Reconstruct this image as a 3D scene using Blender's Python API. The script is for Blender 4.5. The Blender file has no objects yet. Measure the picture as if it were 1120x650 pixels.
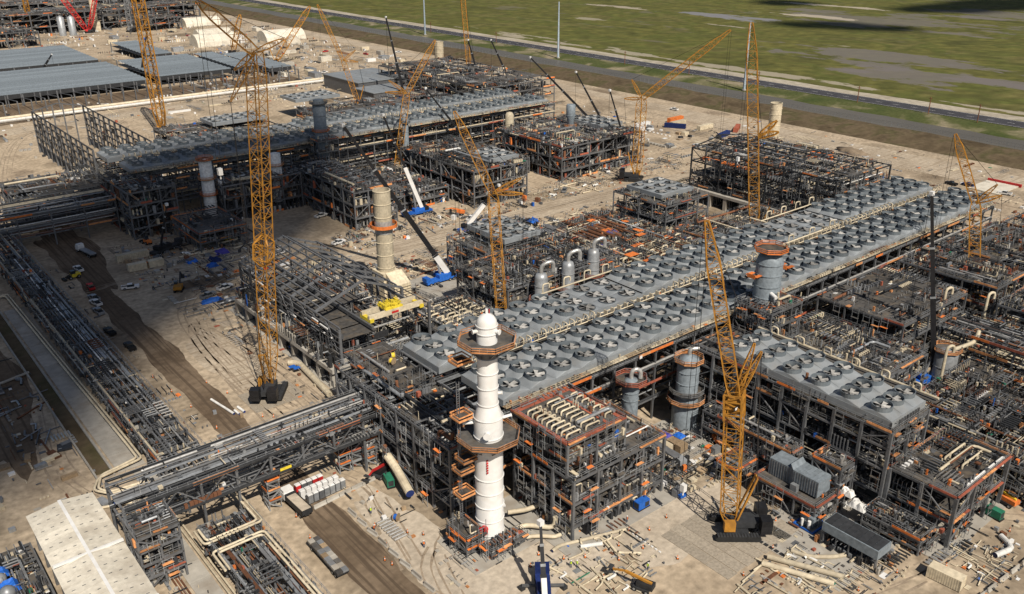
import bpy, math, random
from math import sin, cos, pi, radians, sqrt, atan2
from mathutils import Vector, Matrix

# ------------------------------------------------------------------ camera, sky, sun, exposure
SC = bpy.context.scene
COL = SC.collection
cam_d = bpy.data.cameras.new('camera'); CAM = bpy.data.objects.new('camera', cam_d); COL.objects.link(CAM)
CAM.matrix_world = Matrix(((0.77424856, 0.25311972, -0.58005997, 0.0),
                           (-0.63287255, 0.30474348, -0.71176102, 0.0),
                           (-0.00339126, 0.91818398, 0.39613972, 115.0),
                           (0, 0, 0, 1)))
cam_d.sensor_width = 36.0
cam_d.lens = 36.0 * 973.948 / 1120.0
cam_d.clip_start = 1.0; cam_d.clip_end = 20000.0
SC.camera = CAM

SUN_EL = radians(47); SUN_H = (-0.22, -0.975)          # horizontal direction towards the sun
W = bpy.data.worlds.new('World'); SC.world = W; W.use_nodes = True
nt = W.node_tree; nt.nodes.clear()
sky = nt.nodes.new('ShaderNodeTexSky'); sky.sky_type = 'NISHITA'; sky.sun_disc = False
sky.sun_elevation = SUN_EL; sky.sun_rotation = atan2(SUN_H[0], SUN_H[1]) % (2 * pi)
sky.air_density = 1.0; sky.dust_density = 1.2
bg = nt.nodes.new('ShaderNodeBackground'); bg.inputs[1].default_value = 0.05
wo = nt.nodes.new('ShaderNodeOutputWorld')
nt.links.new(sky.outputs[0], bg.inputs[0]); nt.links.new(bg.outputs[0], wo.inputs[0])
sd = bpy.data.lights.new('sun', 'SUN'); sd.energy = 5.0; sd.angle = radians(0.53); sd.color = (1.0, 0.92, 0.80)
so = bpy.data.objects.new('sun', sd); COL.objects.link(so)
so.rotation_euler = Vector((SUN_H[0] * cos(SUN_EL), SUN_H[1] * cos(SUN_EL), sin(SUN_EL))).to_track_quat('Z', 'Y').to_euler()
SC.view_settings.view_transform = 'Standard'; SC.view_settings.look = 'None'
SC.view_settings.exposure = -0.03; SC.view_settings.gamma = 1.0; SC.view_settings.use_curve_mapping = False
SC.render.engine = 'CYCLES'
SC.cycles.max_bounces = 5; SC.cycles.diffuse_bounces = 1; SC.cycles.glossy_bounces = 2

# ------------------------------------------------------------------ materials
def mat(name, col, rough=0.7, metal=0.0, var=0.25, scale=1.2, rand=0.25, spec=0.3, dirt=None, dscale=0.3, damt=0.4):
    m = bpy.data.materials.new(name); m.use_nodes = True
    n = m.node_tree.nodes; l = m.node_tree.links
    b = n['Principled BSDF']
    b.inputs['Roughness'].default_value = rough; b.inputs['Metallic'].default_value = metal
    b.inputs['Specular IOR Level'].default_value = spec
    geo = n.new('ShaderNodeNewGeometry')
    no = n.new('ShaderNodeTexNoise'); no.inputs['Scale'].default_value = scale; no.inputs['Detail'].default_value = 3
    l.new(geo.outputs['Position'], no.inputs['Vector'])
    mr = n.new('ShaderNodeMapRange'); mr.inputs[1].default_value = .25; mr.inputs[2].default_value = .75
    mr.inputs[3].default_value = 1 - var; mr.inputs[4].default_value = 1 + var
    l.new(no.outputs[0], mr.inputs[0])
    oi = n.new('ShaderNodeObjectInfo')
    mr2 = n.new('ShaderNodeMapRange'); mr2.inputs[3].default_value = 1 - rand; mr2.inputs[4].default_value = 1 + rand
    l.new(oi.outputs['Random'], mr2.inputs[0])
    mu = n.new('ShaderNodeMath'); mu.operation = 'MULTIPLY'
    l.new(mr.outputs[0], mu.inputs[0]); l.new(mr2.outputs[0], mu.inputs[1])
    vm = n.new('ShaderNodeVectorMath'); vm.operation = 'SCALE'; vm.inputs[0].default_value = col
    l.new(mu.outputs[0], vm.inputs['Scale'])
    out = vm.outputs[0]
    if dirt:
        n2 = n.new('ShaderNodeTexNoise'); n2.inputs['Scale'].default_value = dscale; n2.inputs['Detail'].default_value = 5
        l.new(geo.outputs['Position'], n2.inputs['Vector'])
        m3 = n.new('ShaderNodeMapRange'); m3.inputs[1].default_value = .48; m3.inputs[2].default_value = .7; m3.inputs[4].default_value = damt
        l.new(n2.outputs[0], m3.inputs[0])
        mx = n.new('ShaderNodeMix'); mx.data_type = 'RGBA'
        l.new(m3.outputs[0], mx.inputs[0]); l.new(out, mx.inputs[6]); mx.inputs[7].default_value = (*dirt, 1)
        out = mx.outputs[2]
    l.new(out, b.inputs['Base Color'])
    return m

M = {}
def dm(k, *a, **kw): M[k] = mat(k, *a, **kw)
dm('steel', (.148, .153, .162), .5, .2, dirt=(.13, .115, .10), damt=.3)
dm('steel_dark', (.042, .044, .048), .6, .2)
dm('galv', (.33, .345, .36), .45, .35, dirt=(.16, .14, .12))
dm('grating', (.088, .083, .078), .8, .1, var=.4, scale=.9, rand=.35, dirt=(.19, .15, .105), dscale=.4, damt=.55)
dm('deck_grey', (.27, .292, .31), .5, .15, var=.16, scale=.4, rand=.09, dirt=(.25, .23, .20), dscale=.25, damt=.35)
dm('ring', (.165, .19, .21), .5, .2, var=.15, rand=.15)
dm('rotor', (.37, .362, .345), .55, .15, rand=.4)
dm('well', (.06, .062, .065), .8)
dm('cream', (.60, .52, .38), .55, dirt=(.32, .25, .17), rand=.2)
dm('pipewrap', (.50, .49, .47), .35, .5, rand=.25)
dm('plank', (.56, .25, .10), .85, rand=.35, var=.4)
dm('orange', (.68, .19, .045), .7, rand=.25)
dm('redoxide', (.34, .10, .06), .8, rand=.25)
dm('rust', (.17, .075, .04), .85, rand=.3)
dm('yellow', (.45, .21, .032), .55, rand=.14, var=.3, dirt=(.17, .085, .03), dscale=.6, damt=.7)
dm('safety_yellow', (.75, .58, .05), .5, rand=.1)
dm('white', (.76, .755, .74), .45, var=.08, rand=.06, dirt=(.60, .57, .52), dscale=.6, damt=.5)
dm('whitewrap', (.72, .71, .68), .6, rand=.12)
dm('black', (.018, .018, .02), .4, rand=.2)
dm('rubber', (.02, .02, .02), .85)
dm('red', (.50, .03, .03), .45)
dm('blue', (.02, .12, .48), .6, rand=.2)
dm('navy', (.014, .028, .12), .5)
dm('purple', (.07, .06, .30), .7)
dm('green', (.03, .20, .12), .6)
dm('glass', (.03, .04, .05), .1, spec=.6)
dm('concrete', (.40, .375, .33), .9, var=.15, scale=.5, rand=.12, dirt=(.25, .20, .15), dscale=.2, damt=.5)
dm('timber', (.33, .24, .15), .9, rand=.25, scale=2)
dm('slate', (.215, .25, .28), .6, .1, rand=.12)
dm('tent', (.68, .63, .53), .8, rand=.10, var=.15, dirt=(.40, .35, .28), dscale=.2, damt=.6)
dm('skin', (.45, .28, .2), .6)
dm('hivis', (.65, .85, .06), .7)
dm('denim', (.05, .07, .12), .9)
dm('mat_grey', (.33, .285, .225), .9, rand=.12, scale=2)
dm('soil_pile', (.24, .185, .13), .95, scale=.5)
dm('polemetal', (.42, .50, .58), .45, .3)
dm('cloud', (.9, .9, .9), .95, var=0.02, rand=0)

def ground_mat(name, cols, sc=0.02, fine=0.35, streak=None, rough=.95, bump=.25, fv=(.72, 1.2)):
    """layered noise over world position: broad patches, mid mottling, fine grain"""
    m = bpy.data.materials.new(name); m.use_nodes = True
    n = m.node_tree.nodes; l = m.node_tree.links; b = n['Principled BSDF']
    b.inputs['Roughness'].default_value = rough; b.inputs['Specular IOR Level'].default_value = .15
    geo = n.new('ShaderNodeNewGeometry')
    def noise(s, det, vec=None, dist=0.0):
        t = n.new('ShaderNodeTexNoise'); t.inputs['Scale'].default_value = s; t.inputs['Detail'].default_value = det
        t.inputs['Distortion'].default_value = dist
        l.new(vec or geo.outputs['Position'], t.inputs['Vector']); return t
    a = noise(sc, 6, dist=.6)
    r = n.new('ShaderNodeValToRGB'); e = r.color_ramp.elements
    e[0].position = cols[0][0]; e[0].color = (*cols[0][1], 1); e[1].position = cols[-1][0]; e[1].color = (*cols[-1][1], 1)
    for p, cc in cols[1:-1]:
        x = e.new(p); x.color = (*cc, 1)
    l.new(a.outputs[0], r.inputs[0])
    f = noise(fine, 5)
    mr = n.new('ShaderNodeMapRange'); mr.inputs[1].default_value = .25; mr.inputs[2].default_value = .75; mr.inputs[3].default_value = fv[0]; mr.inputs[4].default_value = fv[1]
    l.new(f.outputs[0], mr.inputs[0])
    vm = n.new('ShaderNodeVectorMath'); vm.operation = 'SCALE'; l.new(r.outputs[0], vm.inputs[0]); l.new(mr.outputs[0], vm.inputs['Scale'])
    out = vm.outputs[0]
    if streak:   # (stretch vector, colour, amount): wheel tracks and drag marks
        for st, scol, amt, lo, hi in streak:
            mp = n.new('ShaderNodeMapping'); mp.inputs['Scale'].default_value = st
            l.new(geo.outputs['Position'], mp.inputs[0])
            s = noise(1.0, 5, mp.outputs[0], .4)
            m2 = n.new('ShaderNodeMapRange'); m2.inputs[1].default_value = lo; m2.inputs[2].default_value = hi; m2.inputs[4].default_value = amt
            l.new(s.outputs[0], m2.inputs[0])
            mx = n.new('ShaderNodeMix'); mx.data_type = 'RGBA'; l.new(m2.outputs[0], mx.inputs[0]); l.new(out, mx.inputs[6]); mx.inputs[7].default_value = (*scol, 1)
            out = mx.outputs[2]
    l.new(out, b.inputs['Base Color'])
    bp = n.new('ShaderNodeBump'); bp.inputs['Strength'].default_value = bump; bp.inputs['Distance'].default_value = .3
    l.new(f.outputs[0], bp.inputs['Height']); l.new(bp.outputs[0], b.inputs['Normal'])
    M[name] = m; return m
ground_mat('sand', [(.28, (.19, .145, .10)), (.40, (.33, .265, .19)), (.52, (.49, .395, .285)), (.62, (.42, .335, .24)), (.70, (.27, .21, .15)), (.8, (.42, .345, .26))], .03, .6, fv=(.6, 1.3),
           streak=[((.15, .012, 1), (.26, .20, .14), .4, .6, .78), ((.05, .07, 1), (.30, .235, .165), .5, .55, .7),
                   ((.11, .11, 1), (.22, .17, .12), .7, .62, .74)])
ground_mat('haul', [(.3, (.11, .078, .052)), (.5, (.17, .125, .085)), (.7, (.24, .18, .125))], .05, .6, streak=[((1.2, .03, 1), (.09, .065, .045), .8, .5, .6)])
ground_mat('gravelroad', [(.3, (.36, .295, .22)), (.6, (.50, .42, .32)), (.75, (.42, .35, .26))], .05, .7, streak=[((.04, 1.0, 1), (.30, .235, .165), .8, .52, .62)])
ground_mat('pale_sand', [(.3, (.42, .355, .275)), (.5, (.54, .465, .37)), (.7, (.47, .395, .305))], .06, .8)
ground_mat('berm', [(.3, (.075, .055, .032)), (.5, (.13, .098, .06)), (.62, (.085, .075, .035)), (.75, (.20, .155, .10))], .06, .4)
ground_mat('bank', [(.3, (.055, .075, .022)), (.5, (.09, .10, .035)), (.68, (.30, .25, .17))], .04, .5)
ground_mat('marsh', [(.25, (.065, .068, .022)), (.38, (.105, .106, .030)), (.46, (.132, .126, .036)), (.54, (.098, .108, .028)), (.62, (.14, .128, .044)), (.72, (.09, .092, .028)), (.8, (.17, .145, .085))],
           .014, .09, fv=(.6, 1.3), streak=[((.05, .03, 1), (.075, .074, .024), .6, .5, .65), ((.03, .012, 1), (.17, .15, .125), .45, .64, .69), ((.05, .016, 1), (.34, .30, .23), .6, .72, .75)], bump=.1)
def mud_pans(m, pans):
    """bare mud pans of the marsh: ellipses with edges broken up by noise"""
    n = m.node_tree.nodes; l = m.node_tree.links; b = n['Principled BSDF']; geo = n.new('ShaderNodeNewGeometry')
    mp = n.new('ShaderNodeMapping'); mp.inputs['Scale'].default_value = (.03, .012, 1); l.new(geo.outputs['Position'], mp.inputs[0])
    no = n.new('ShaderNodeTexNoise'); no.inputs['Scale'].default_value = 1.0; no.inputs['Detail'].default_value = 9; no.inputs['Roughness'].default_value = .65; l.new(mp.outputs[0], no.inputs['Vector'])
    out = b.inputs['Base Color'].links[0].from_socket
    for (cx, cy, rx, ry, col, amt) in pans:
        s1 = n.new('ShaderNodeVectorMath'); s1.operation = 'SUBTRACT'; s1.inputs[1].default_value = (cx, cy, -.7); l.new(geo.outputs['Position'], s1.inputs[0])
        s2 = n.new('ShaderNodeVectorMath'); s2.operation = 'MULTIPLY'; s2.inputs[1].default_value = (1/rx, 1/ry, 0); l.new(s1.outputs[0], s2.inputs[0])
        ln = n.new('ShaderNodeVectorMath'); ln.operation = 'LENGTH'; l.new(s2.outputs[0], ln.inputs[0])
        a1 = n.new('ShaderNodeMath'); a1.operation = 'MULTIPLY_ADD'; a1.inputs[1].default_value = 5.0; l.new(no.outputs[0], a1.inputs[0])
        mi = n.new('ShaderNodeMath'); mi.operation = 'SUBTRACT'; mi.inputs[0].default_value = -1.75; l.new(ln.outputs['Value'], mi.inputs[1]); l.new(mi.outputs[0], a1.inputs[2])
        mr = n.new('ShaderNodeMapRange'); mr.inputs[1].default_value = 0; mr.inputs[2].default_value = .12; mr.inputs[4].default_value = amt; l.new(a1.outputs[0], mr.inputs[0])
        mx = n.new('ShaderNodeMix'); mx.data_type = 'RGBA'; l.new(mr.outputs[0], mx.inputs[0]); l.new(out, mx.inputs[6]); mx.inputs[7].default_value = (*col, 1); out = mx.outputs[2]
    l.new(out, b.inputs['Base Color'])
MUD = (.165, .148, .142); PALE = (.40, .35, .28)
mud_pans(M['marsh'], [(672, 330, 55, 75, MUD, .75), (740, 400, 60, 85, MUD, .75), (705, 262, 40, 60, MUD, .75), (1010, 560, 100, 140, MUD, .65), (905, 690, 22, 120, (.22, .22, .25), .8), (1180, 500, 60, 90, MUD, .65), (600, 520, 10, 260, PALE, .7), (985, 640, 14, 70, PALE, .9), (1120, 690, 14, 90, PALE, .9), (900, 870, 14, 60, PALE, .8), (596, 240, 8, 60, PALE, .8), (830, 640, 10, 50, PALE, .7), (612, 700, 8, 120, PALE, .6), (760, 800, 14, 40, PALE, .6)])
ground_mat('asphalt', [(.3, (.05, .05, .058)), (.7, (.075, .075, .085))], .05, 1.0)
ground_mat('shoulder', [(.3, (.30, .26, .20)), (.6, (.46, .41, .33)), (.75, (.14, .14, .06))], .03, .3)
ground_mat('slab', [(.3, (.36, .345, .32)), (.7, (.46, .44, .41))], .08, .8)
ground_mat('mudflat', [(.3, (.15, .135, .125)), (.6, (.20, .18, .17)), (.72, (.13, .13, .05))], .02, .2, bump=.03)
def water_mat():
    m = mat('water', (.125, .112, .092), .4, var=.15, scale=.02, rand=0, spec=.25); M['water'] = m
water_mat()

# ------------------------------------------------------------------ mesh building helpers
class MB:
    def __init__(s): s.v = []; s.f = []; s.m = []
    def box(s, x0, y0, z0, x1, y1, z1, m=0):
        k = len(s.v)
        s.v += [(x0, y0, z0), (x1, y0, z0), (x1, y1, z0), (x0, y1, z0), (x0, y0, z1), (x1, y0, z1), (x1, y1, z1), (x0, y1, z1)]
        s.f += [(k, k+3, k+2, k+1), (k+4, k+5, k+6, k+7), (k, k+1, k+5, k+4), (k+1, k+2, k+6, k+5), (k+2, k+3, k+7, k+6), (k+3, k, k+4, k+7)]
        s.m += [m] * 6; return s
    def beam(s, p, q, w, h=None, m=0):
        h = h or w
        px, py, pz = p; qx, qy, qz = q
        dx, dy, dz = qx - px, qy - py, qz - pz
        L = sqrt(dx*dx + dy*dy + dz*dz) or 1e-6
        hx, hy = -dy, dx; hl = sqrt(hx*hx + hy*hy)
        if hl < 1e-5 * L: ax, ay, az = 1, 0, 0
        else: ax, ay, az = hx / hl, hy / hl, 0
        dx /= L; dy /= L; dz /= L
        bx, by, bz = dy*az - dz*ay, dz*ax - dx*az, dx*ay - dy*ax
        ax *= w/2; ay *= w/2; az *= w/2; bx *= h/2; by *= h/2; bz *= h/2
        k = len(s.v)
        for (X, Y, Z) in (p, q):
            s.v += [(X-ax-bx, Y-ay-by, Z-az-bz), (X+ax-bx, Y+ay-by, Z+az-bz), (X+ax+bx, Y+ay+by, Z+az+bz), (X-ax+bx, Y-ay+by, Z-az+bz)]
        s.f += [(k, k+1, k+2, k+3), (k+4, k+7, k+6, k+5), (k, k+4, k+5, k+1), (k+1, k+5, k+6, k+2), (k+2, k+6, k+7, k+3), (k+3, k+7, k+4, k)]
        s.m += [m] * 6; return s
    def path(s, pts, r, n=8, m=0, r2=None, cap=True, capm=None):
        pts = [Vector(p) for p in pts]
        k0 = len(s.v); N = len(pts)
        prev = None
        for i, p in enumerate(pts):
            d = (pts[min(i+1, N-1)] - pts[max(i-1, 0)]).normalized()
            if i not in (0, N-1):
                a = (pts[i] - pts[i-1]).normalized(); b = (pts[i+1] - pts[i]).normalized()
                kk = 1.0 / max(0.5, a.dot(d))
            else: kk = 1.0
            if prev is None:
                u = d.orthogonal().normalized()
            else:
                u = (prev - d * prev.dot(d));  u = u.normalized() if u.length > 1e-6 else d.orthogonal().normalized()
            prev = u; w = d.cross(u)
            rr = r if r2 is None else r + (r2 - r) * i / (N - 1)
            bend = None
            if kk > 1.001:
                bend = (b - a); bend = bend.normalized()
            for j in range(n):
                t = 2*pi*j/n; o = (u*cos(t) + w*sin(t)) * rr
                if bend is not None: o = o + bend * (o.dot(bend)) * (kk - 1)
                q = p + o; s.v.append((q.x, q.y, q.z))
        for i in range(N-1):
            for j in range(n):
                a_ = k0 + i*n + j; b_ = k0 + i*n + (j+1) % n
                s.f.append((a_, b_, b_+n, a_+n)); s.m.append(m)
        if cap:
            e = len(s.v); s.v += s.v[k0:k0+n]; s.v += s.v[k0+(N-1)*n:k0+N*n]
            s.f.append(tuple(range(e, e+n))[::-1]); s.f.append(tuple(range(e+n, e+2*n))); s.m += [m if capm is None else capm]*2
        return s
    def tube(s, p, q, r, n=8, m=0, r2=None, capm=None): return s.path([p, q], r, n, m, r2, True, capm)
    def lathe(s, cx, cy, prof, n=20, m=0, cap=True, mats=None):
        k = len(s.v)
        for (r, z) in prof:
            for j in range(n):
                t = 2*pi*j/n; s.v.append((cx + r*cos(t), cy + r*sin(t), z))
        for i in range(len(prof)-1):
            for j in range(n):
                a = k+i*n+j; b = k+i*n+(j+1) % n
                s.f.append((a, b, b+n, a+n)); s.m.append(mats[i] if mats else m)
        if cap:
            q = k+(len(prof)-1)*n; e = len(s.v); s.v += s.v[k:k+n]; s.v += s.v[q:q+n]
            s.f.append(tuple(range(e, e+n))[::-1]); s.f.append(tuple(range(e+n, e+2*n))); s.m += [m, m]
        return s
    def prism(s, poly, z0, z1, m=0):
        k = len(s.v); n = len(poly)
        s.v += [(x, y, z0) for x, y in poly] + [(x, y, z1) for x, y in poly]
        s.f.append(tuple(range(k, k+n))[::-1]); s.f.append(tuple(range(k+n, k+2*n))); s.m += [m, m]
        for i in range(n):
            j = (i+1) % n; s.f.append((k+i, k+j, k+n+j, k+n+i)); s.m.append(m)
        return s
    def quad(s, a, b, c, d, m=0):
        k = len(s.v); s.v += [a, b, c, d]; s.f.append((k, k+1, k+2, k+3)); s.m.append(m); return s
    def lattice(s, p, q, w, panel=None, ch=.28, lc=.11, taper=(.25, .25), m=0, e=(.25, .25)):
        """four-chord lattice boom from p to q"""
        p = Vector(p); q = Vector(q); d = (q-p); L = d.length; d.normalize()
        u = d.cross(Vector((0, 0, 1)));  u = u.normalized() if u.length > .02 else Vector((1, 0, 0))
        w_ = d.cross(u)
        n = max(4, int(L / (panel or w))); rings = []
        for i in range(n+1):
            t = i/n; k = 1.0
            if t < taper[0]: k = e[0] + (1-e[0])*t/taper[0]
            elif t > 1-taper[1]: k = e[1] + (1-e[1])*(1-t)/taper[1]
            c_ = p + d*(L*t)
            rings.append([c_ + u*(a*w*k/2) + w_*(b*w*k/2) for a, b in ((-1, -1), (1, -1), (1, 1), (-1, 1))])
        for i in range(n):
            A = rings[i]; B = rings[i+1]
            for j in range(4):
                s.beam(A[j], B[j], ch, ch, m)
                jj = (j+1) % 4
                if i % 2: s.beam(A[j], B[jj], lc, lc, m)
                else: s.beam(A[jj], B[j], lc, lc, m)
                s.beam(B[j], B[jj], lc, lc, m)
        return s
    def blob(s, x, y, z, rx, ry, rz, rnd, m=0, n=7):
        k = len(s.v)
        for i in range(1, 4):
            ph = pi*i/8
            for j in range(n):
                t = 2*pi*j/n; q = 1 + rnd.uniform(-.25, .25)
                s.v.append((x+rx*q*sin(ph*1.33)*cos(t), y+ry*q*sin(ph*1.33)*sin(t), z+rz*q*max(0, cos(ph*1.33))))
        s.v.append((x, y, z+rz)); top = len(s.v)-1
        for i in range(2):
            for j in range(n):
                a = k+i*n+j; b = k+i*n+(j+1) % n; s.f.append((a, a+n, b+n, b)); s.m.append(m)
        for j in range(n): s.f.append((k+j, k+(j+1) % n, top)); s.m.append(m)
        return s
    def mesh(s, name, mats, off=(0, 0, 0), smooth=False):
        me = bpy.data.meshes.new(name)
        ox, oy, oz = off
        me.from_pydata([(a-ox, b-oy, c-oz) for a, b, c in s.v], [], s.f)
        for k in mats: me.materials.append(M[k])
        if len(mats) > 1: me.polygons.foreach_set('material_index', s.m)
        if smooth: me.polygons.foreach_set('use_smooth', [True]*len(s.f))
        me.update(); return me

def tag(o, label=None, cat=None, group=None, kind=None):
    if label: o['label'] = label
    if cat: o['category'] = cat
    if group: o['group'] = group
    if kind: o['kind'] = kind
    return o
def wloc(p):
    v = Vector((0, 0, 0))
    while p is not None: v = v + p.location; p = p.parent
    return v
def T(name, label, cat, loc, group=None, rz=0.0):
    o = bpy.data.objects.new(name, None); COL.objects.link(o); o.location = loc; o.rotation_euler = (0, 0, rz)
    o.empty_display_size = .5
    return tag(o, label, cat, group)
def build(mb, name, mats, parent=None, kind=None, smooth=False, local=False):
    if isinstance(mats, str): mats = [mats]
    off = wloc(parent) if (parent and not local) else (0, 0, 0)
    o = bpy.data.objects.new(name, mb.mesh(name, mats, off, smooth)); COL.objects.link(o); o.parent = parent
    if kind: o['kind'] = kind
    return o
def thing1(mb, name, mats, label, cat, loc, group=None, kind=None, smooth=False):
    """a thing that is one mesh, its origin at loc"""
    if isinstance(mats, str): mats = [mats]
    o = bpy.data.objects.new(name, mb.mesh(name, mats, loc, smooth)); COL.objects.link(o); o.location = loc
    return tag(o, label, cat, group, kind)
_cube = {}
def cube(k):
    if k not in _cube: _cube[k] = MB().box(-.5, -.5, -.5, .5, .5, .5).mesh('piece_' + k, [k])
    return _cube[k]
def bx(parent, name, k, x0, y0, z0, x1, y1, z1):
    o = bpy.data.objects.new(name, cube(k)); COL.objects.link(o); o.parent = parent
    b = wloc(parent) if parent else Vector((0, 0, 0))
    o.location = (Vector((x0+x1, y0+y1, z0+z1)) / 2) - b; o.scale = (abs(x1-x0), abs(y1-y0), abs(z1-z0)); return o
def bm(parent, name, k, p, q, w, h=None):
    p = Vector(p); q = Vector(q); d = q-p
    o = bpy.data.objects.new(name, cube(k)); COL.objects.link(o); o.parent = parent
    b = wloc(parent) if parent else Vector((0, 0, 0))
    o.location = (p+q)/2 - b; o.rotation_euler = d.to_track_quat('Z', 'X').to_euler(); o.scale = (w, h or w, d.length); return o
def inst(me, name, parent, loc, rz=0.0, sc=None):
    o = bpy.data.objects.new(name, me); COL.objects.link(o); o.parent = parent
    o.location = Vector(loc) - (wloc(parent) if parent else Vector((0, 0, 0))); o.rotation_euler = (0, 0, rz)
    if sc: o.scale = sc
    return o
def copy_tree(o, parent=None):
    c = o.copy(); COL.objects.link(c); c.parent = parent
    for ch in list(o.children): copy_tree(ch, c)
    return c

# ------------------------------------------------------------------ the setting: ground, berm, canal, road, marsh
def struct(mb, name, k, smooth=False):
    o = build(mb, name, k, None, 'structure', smooth); return o
R0 = random.Random(11)
g_ = MB(); g_.quad((-1500, -900, 0), (459, -900, 0), (459, 7000, 0), (-1500, 7000, 0)); struct(g_, 'ground', 'sand')
def strip_y(name, k, prof, y0=-600, y1=7000, n=160, jit=0.0):
    """a cross-section (x,z) swept along Y, with a little unevenness"""
    mb = MB(); P_ = len(prof)
    for i in range(n+1):
        t = i/n; y = y0 + (y1-y0)*t*t if y0 > -700 else y0 + (y1-y0)*t
        for j, (x, z) in enumerate(prof):
            e = 0 if j in (0, P_-1) else jit
            mb.v.append((x + R0.uniform(-2, 2)*e, y, z + R0.uniform(-.35, .35)*e))
    for i in range(n):
        for j in range(P_-1):
            a = i*P_+j; mb.f.append((a, a+1, a+1+P_, a+P_)); mb.m.append(0)
    return struct(mb, name, k, True)
strip_y('earth_berm', 'berm', [(456, -.05), (462, .9), (470, 1.9), (478, 2.9), (484, 3.0), (492, .2), (499, -1.6)], jit=.8, n=420)
strip_y('canal_water', 'water', [(493, -1.0), (510, -1.0), (534, -1.0)], n=8)
strip_y('canal_bank', 'bank', [(521, -1.8), (525, -.8), (534, -.2), (544, .35), (550, .3)], jit=.7, n=300)
strip_y('highway', 'asphalt', [(548.5, .5), (566, .5)], n=6)
strip_y('road_shoulder', 'shoulder', [(565.8, .44), (569, .46), (573, .2), (582, -.4), (590, -1.0)], jit=.6, n=200)
mb = MB()
for y in range(-300, 2000, 12): mb.box(557.1, y, .504, 557.35, y+4.5, .508)
mb.box(549.2, -500, .504, 549.45, 5000, .508); mb.box(565.2, -500, .504, 565.45, 5000, .508)
struct(mb, 'road_marking', 'white')
mb = MB(); mb.quad((574, -3000, -.7), (9000, -3000, -.7), (9000, 11000, -.7), (574, 11000, -.7)); struct(mb, 'marsh', 'marsh')
def ragged(name, k, cx, cy, rx, ry, z, seed, n=90, rough=.45, pts=None):
    r = random.Random(seed); ph = [r.uniform(0, 6.28) for _ in range(9)]
    mb = MB(); mb.v.append((cx, cy, z))
    for i in range(n):
        t = 2*pi*i/n
        q = 1 + rough*sum(sin(t*(2+h*1.7)+ph[h])/(1.6+h*.7) for h in range(9))*.5
        mb.v.append((cx+rx*q*cos(t), cy+ry*q*sin(t), z))
    for i in range(n): mb.f.append((0, 1+i, 1+(i+1) % n)); mb.m.append(0)
    return struct(mb, name, k)
def ragged_strip(name, k, line, w, z=.004, seed=1, wob=.5):
    """track of the given half-width along a polyline, edges uneven"""
    r = random.Random(seed); mb = MB(); P_ = []
    for (a, b) in zip(line[:-1], line[1:]):
        a = Vector((*a, 0)); b = Vector((*b, 0)); n = max(2, int((b-a).length/2))
        for i in range(n): P_.append(a + (b-a)*i/n)
    P_.append(Vector((*line[-1], 0)))
    for i, p in enumerate(P_):
        d = (P_[min(i+1, len(P_)-1)] - P_[max(i-1, 0)]).normalized(); s = Vector((-d.y, d.x, 0))
        for e in (-1, 1):
            u = i*.13+e*7.3+seed; nz = sin(u)*.45+sin(u*2.7+1)*.3+sin(u*6.1+2)*.2+r.uniform(-.12, .12)
            q = p + s*e*(w + nz*wob); mb.v.append((q.x, q.y, z))
    for i in range(len(P_)-1): mb.f.append((2*i, 2*i+1, 2*i+3, 2*i+2)); mb.m.append(0)
    return struct(mb, name, k)
ragged_strip('haul_road', 'haul', [(66.5, 60), (65.5, 115), (65, 165), (66, 200), (66, 235), (65, 262), (66, 290), (69, 330), (74, 380), (78, 430)], 3.9, .004, 3, 1.3)
ragged_strip('service_road', 'gravelroad', [(128, 262), (150, 268), (200, 272), (260, 268), (345, 262), (420, 300)], 8, .004, 4, .8)
ragged_strip('perimeter_road', 'gravelroad', [(435, 60), (437, 200), (436, 400), (442, 700), (446, 1100)], 7, .004, 5, .8)
ragged_strip('yard_road', 'gravelroad', [(60, 575), (140, 580), (240, 590), (330, 610)], 9, .004, 6, .8)
ragged_strip('yard_road', 'haul', [(-20, 600), (60, 598), (130, 604), (200, 618)], 2.4, .008, 7, .5)
# long drag-line along the perimeter, orange clay
ragged_strip('clay_track', 'soil_pile', [(392, 120), (393, 250), (394, 420), (400, 560)], .7, .008, 8, .25)
ragged('sand_pad', 'gravelroad', 79, 222, 6.5, 26, .004, 71, 60, .25)
ragged('sand_pad', 'gravelroad', 112, 300, 26, 22, .004, 72, 60, .4)
ragged('sand_pad', 'pale_sand', 96, 106, 26, 13, .004, 76, 60, .35); ragged('sand_pad', 'pale_sand', 76, 124, 6, 20, .008, 77, 60, .35); ragged('sand_pad', 'pale_sand', 122, 94, 18, 8, .012, 78, 60, .35)
ragged('mud_patch', 'haul', 98, 284, 9, 7, .008, 73, 60, .6)
ragged('sunken_yard_shade', 'haul', 22, 250, 9, 52, .004, 79, 60, .25); ragged('mud_patch', 'haul', 70, 345, 9, 40, .012, 74, 60, .4)  # sunken yard: its shade is painted in as a flat patch of dark dirt

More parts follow.
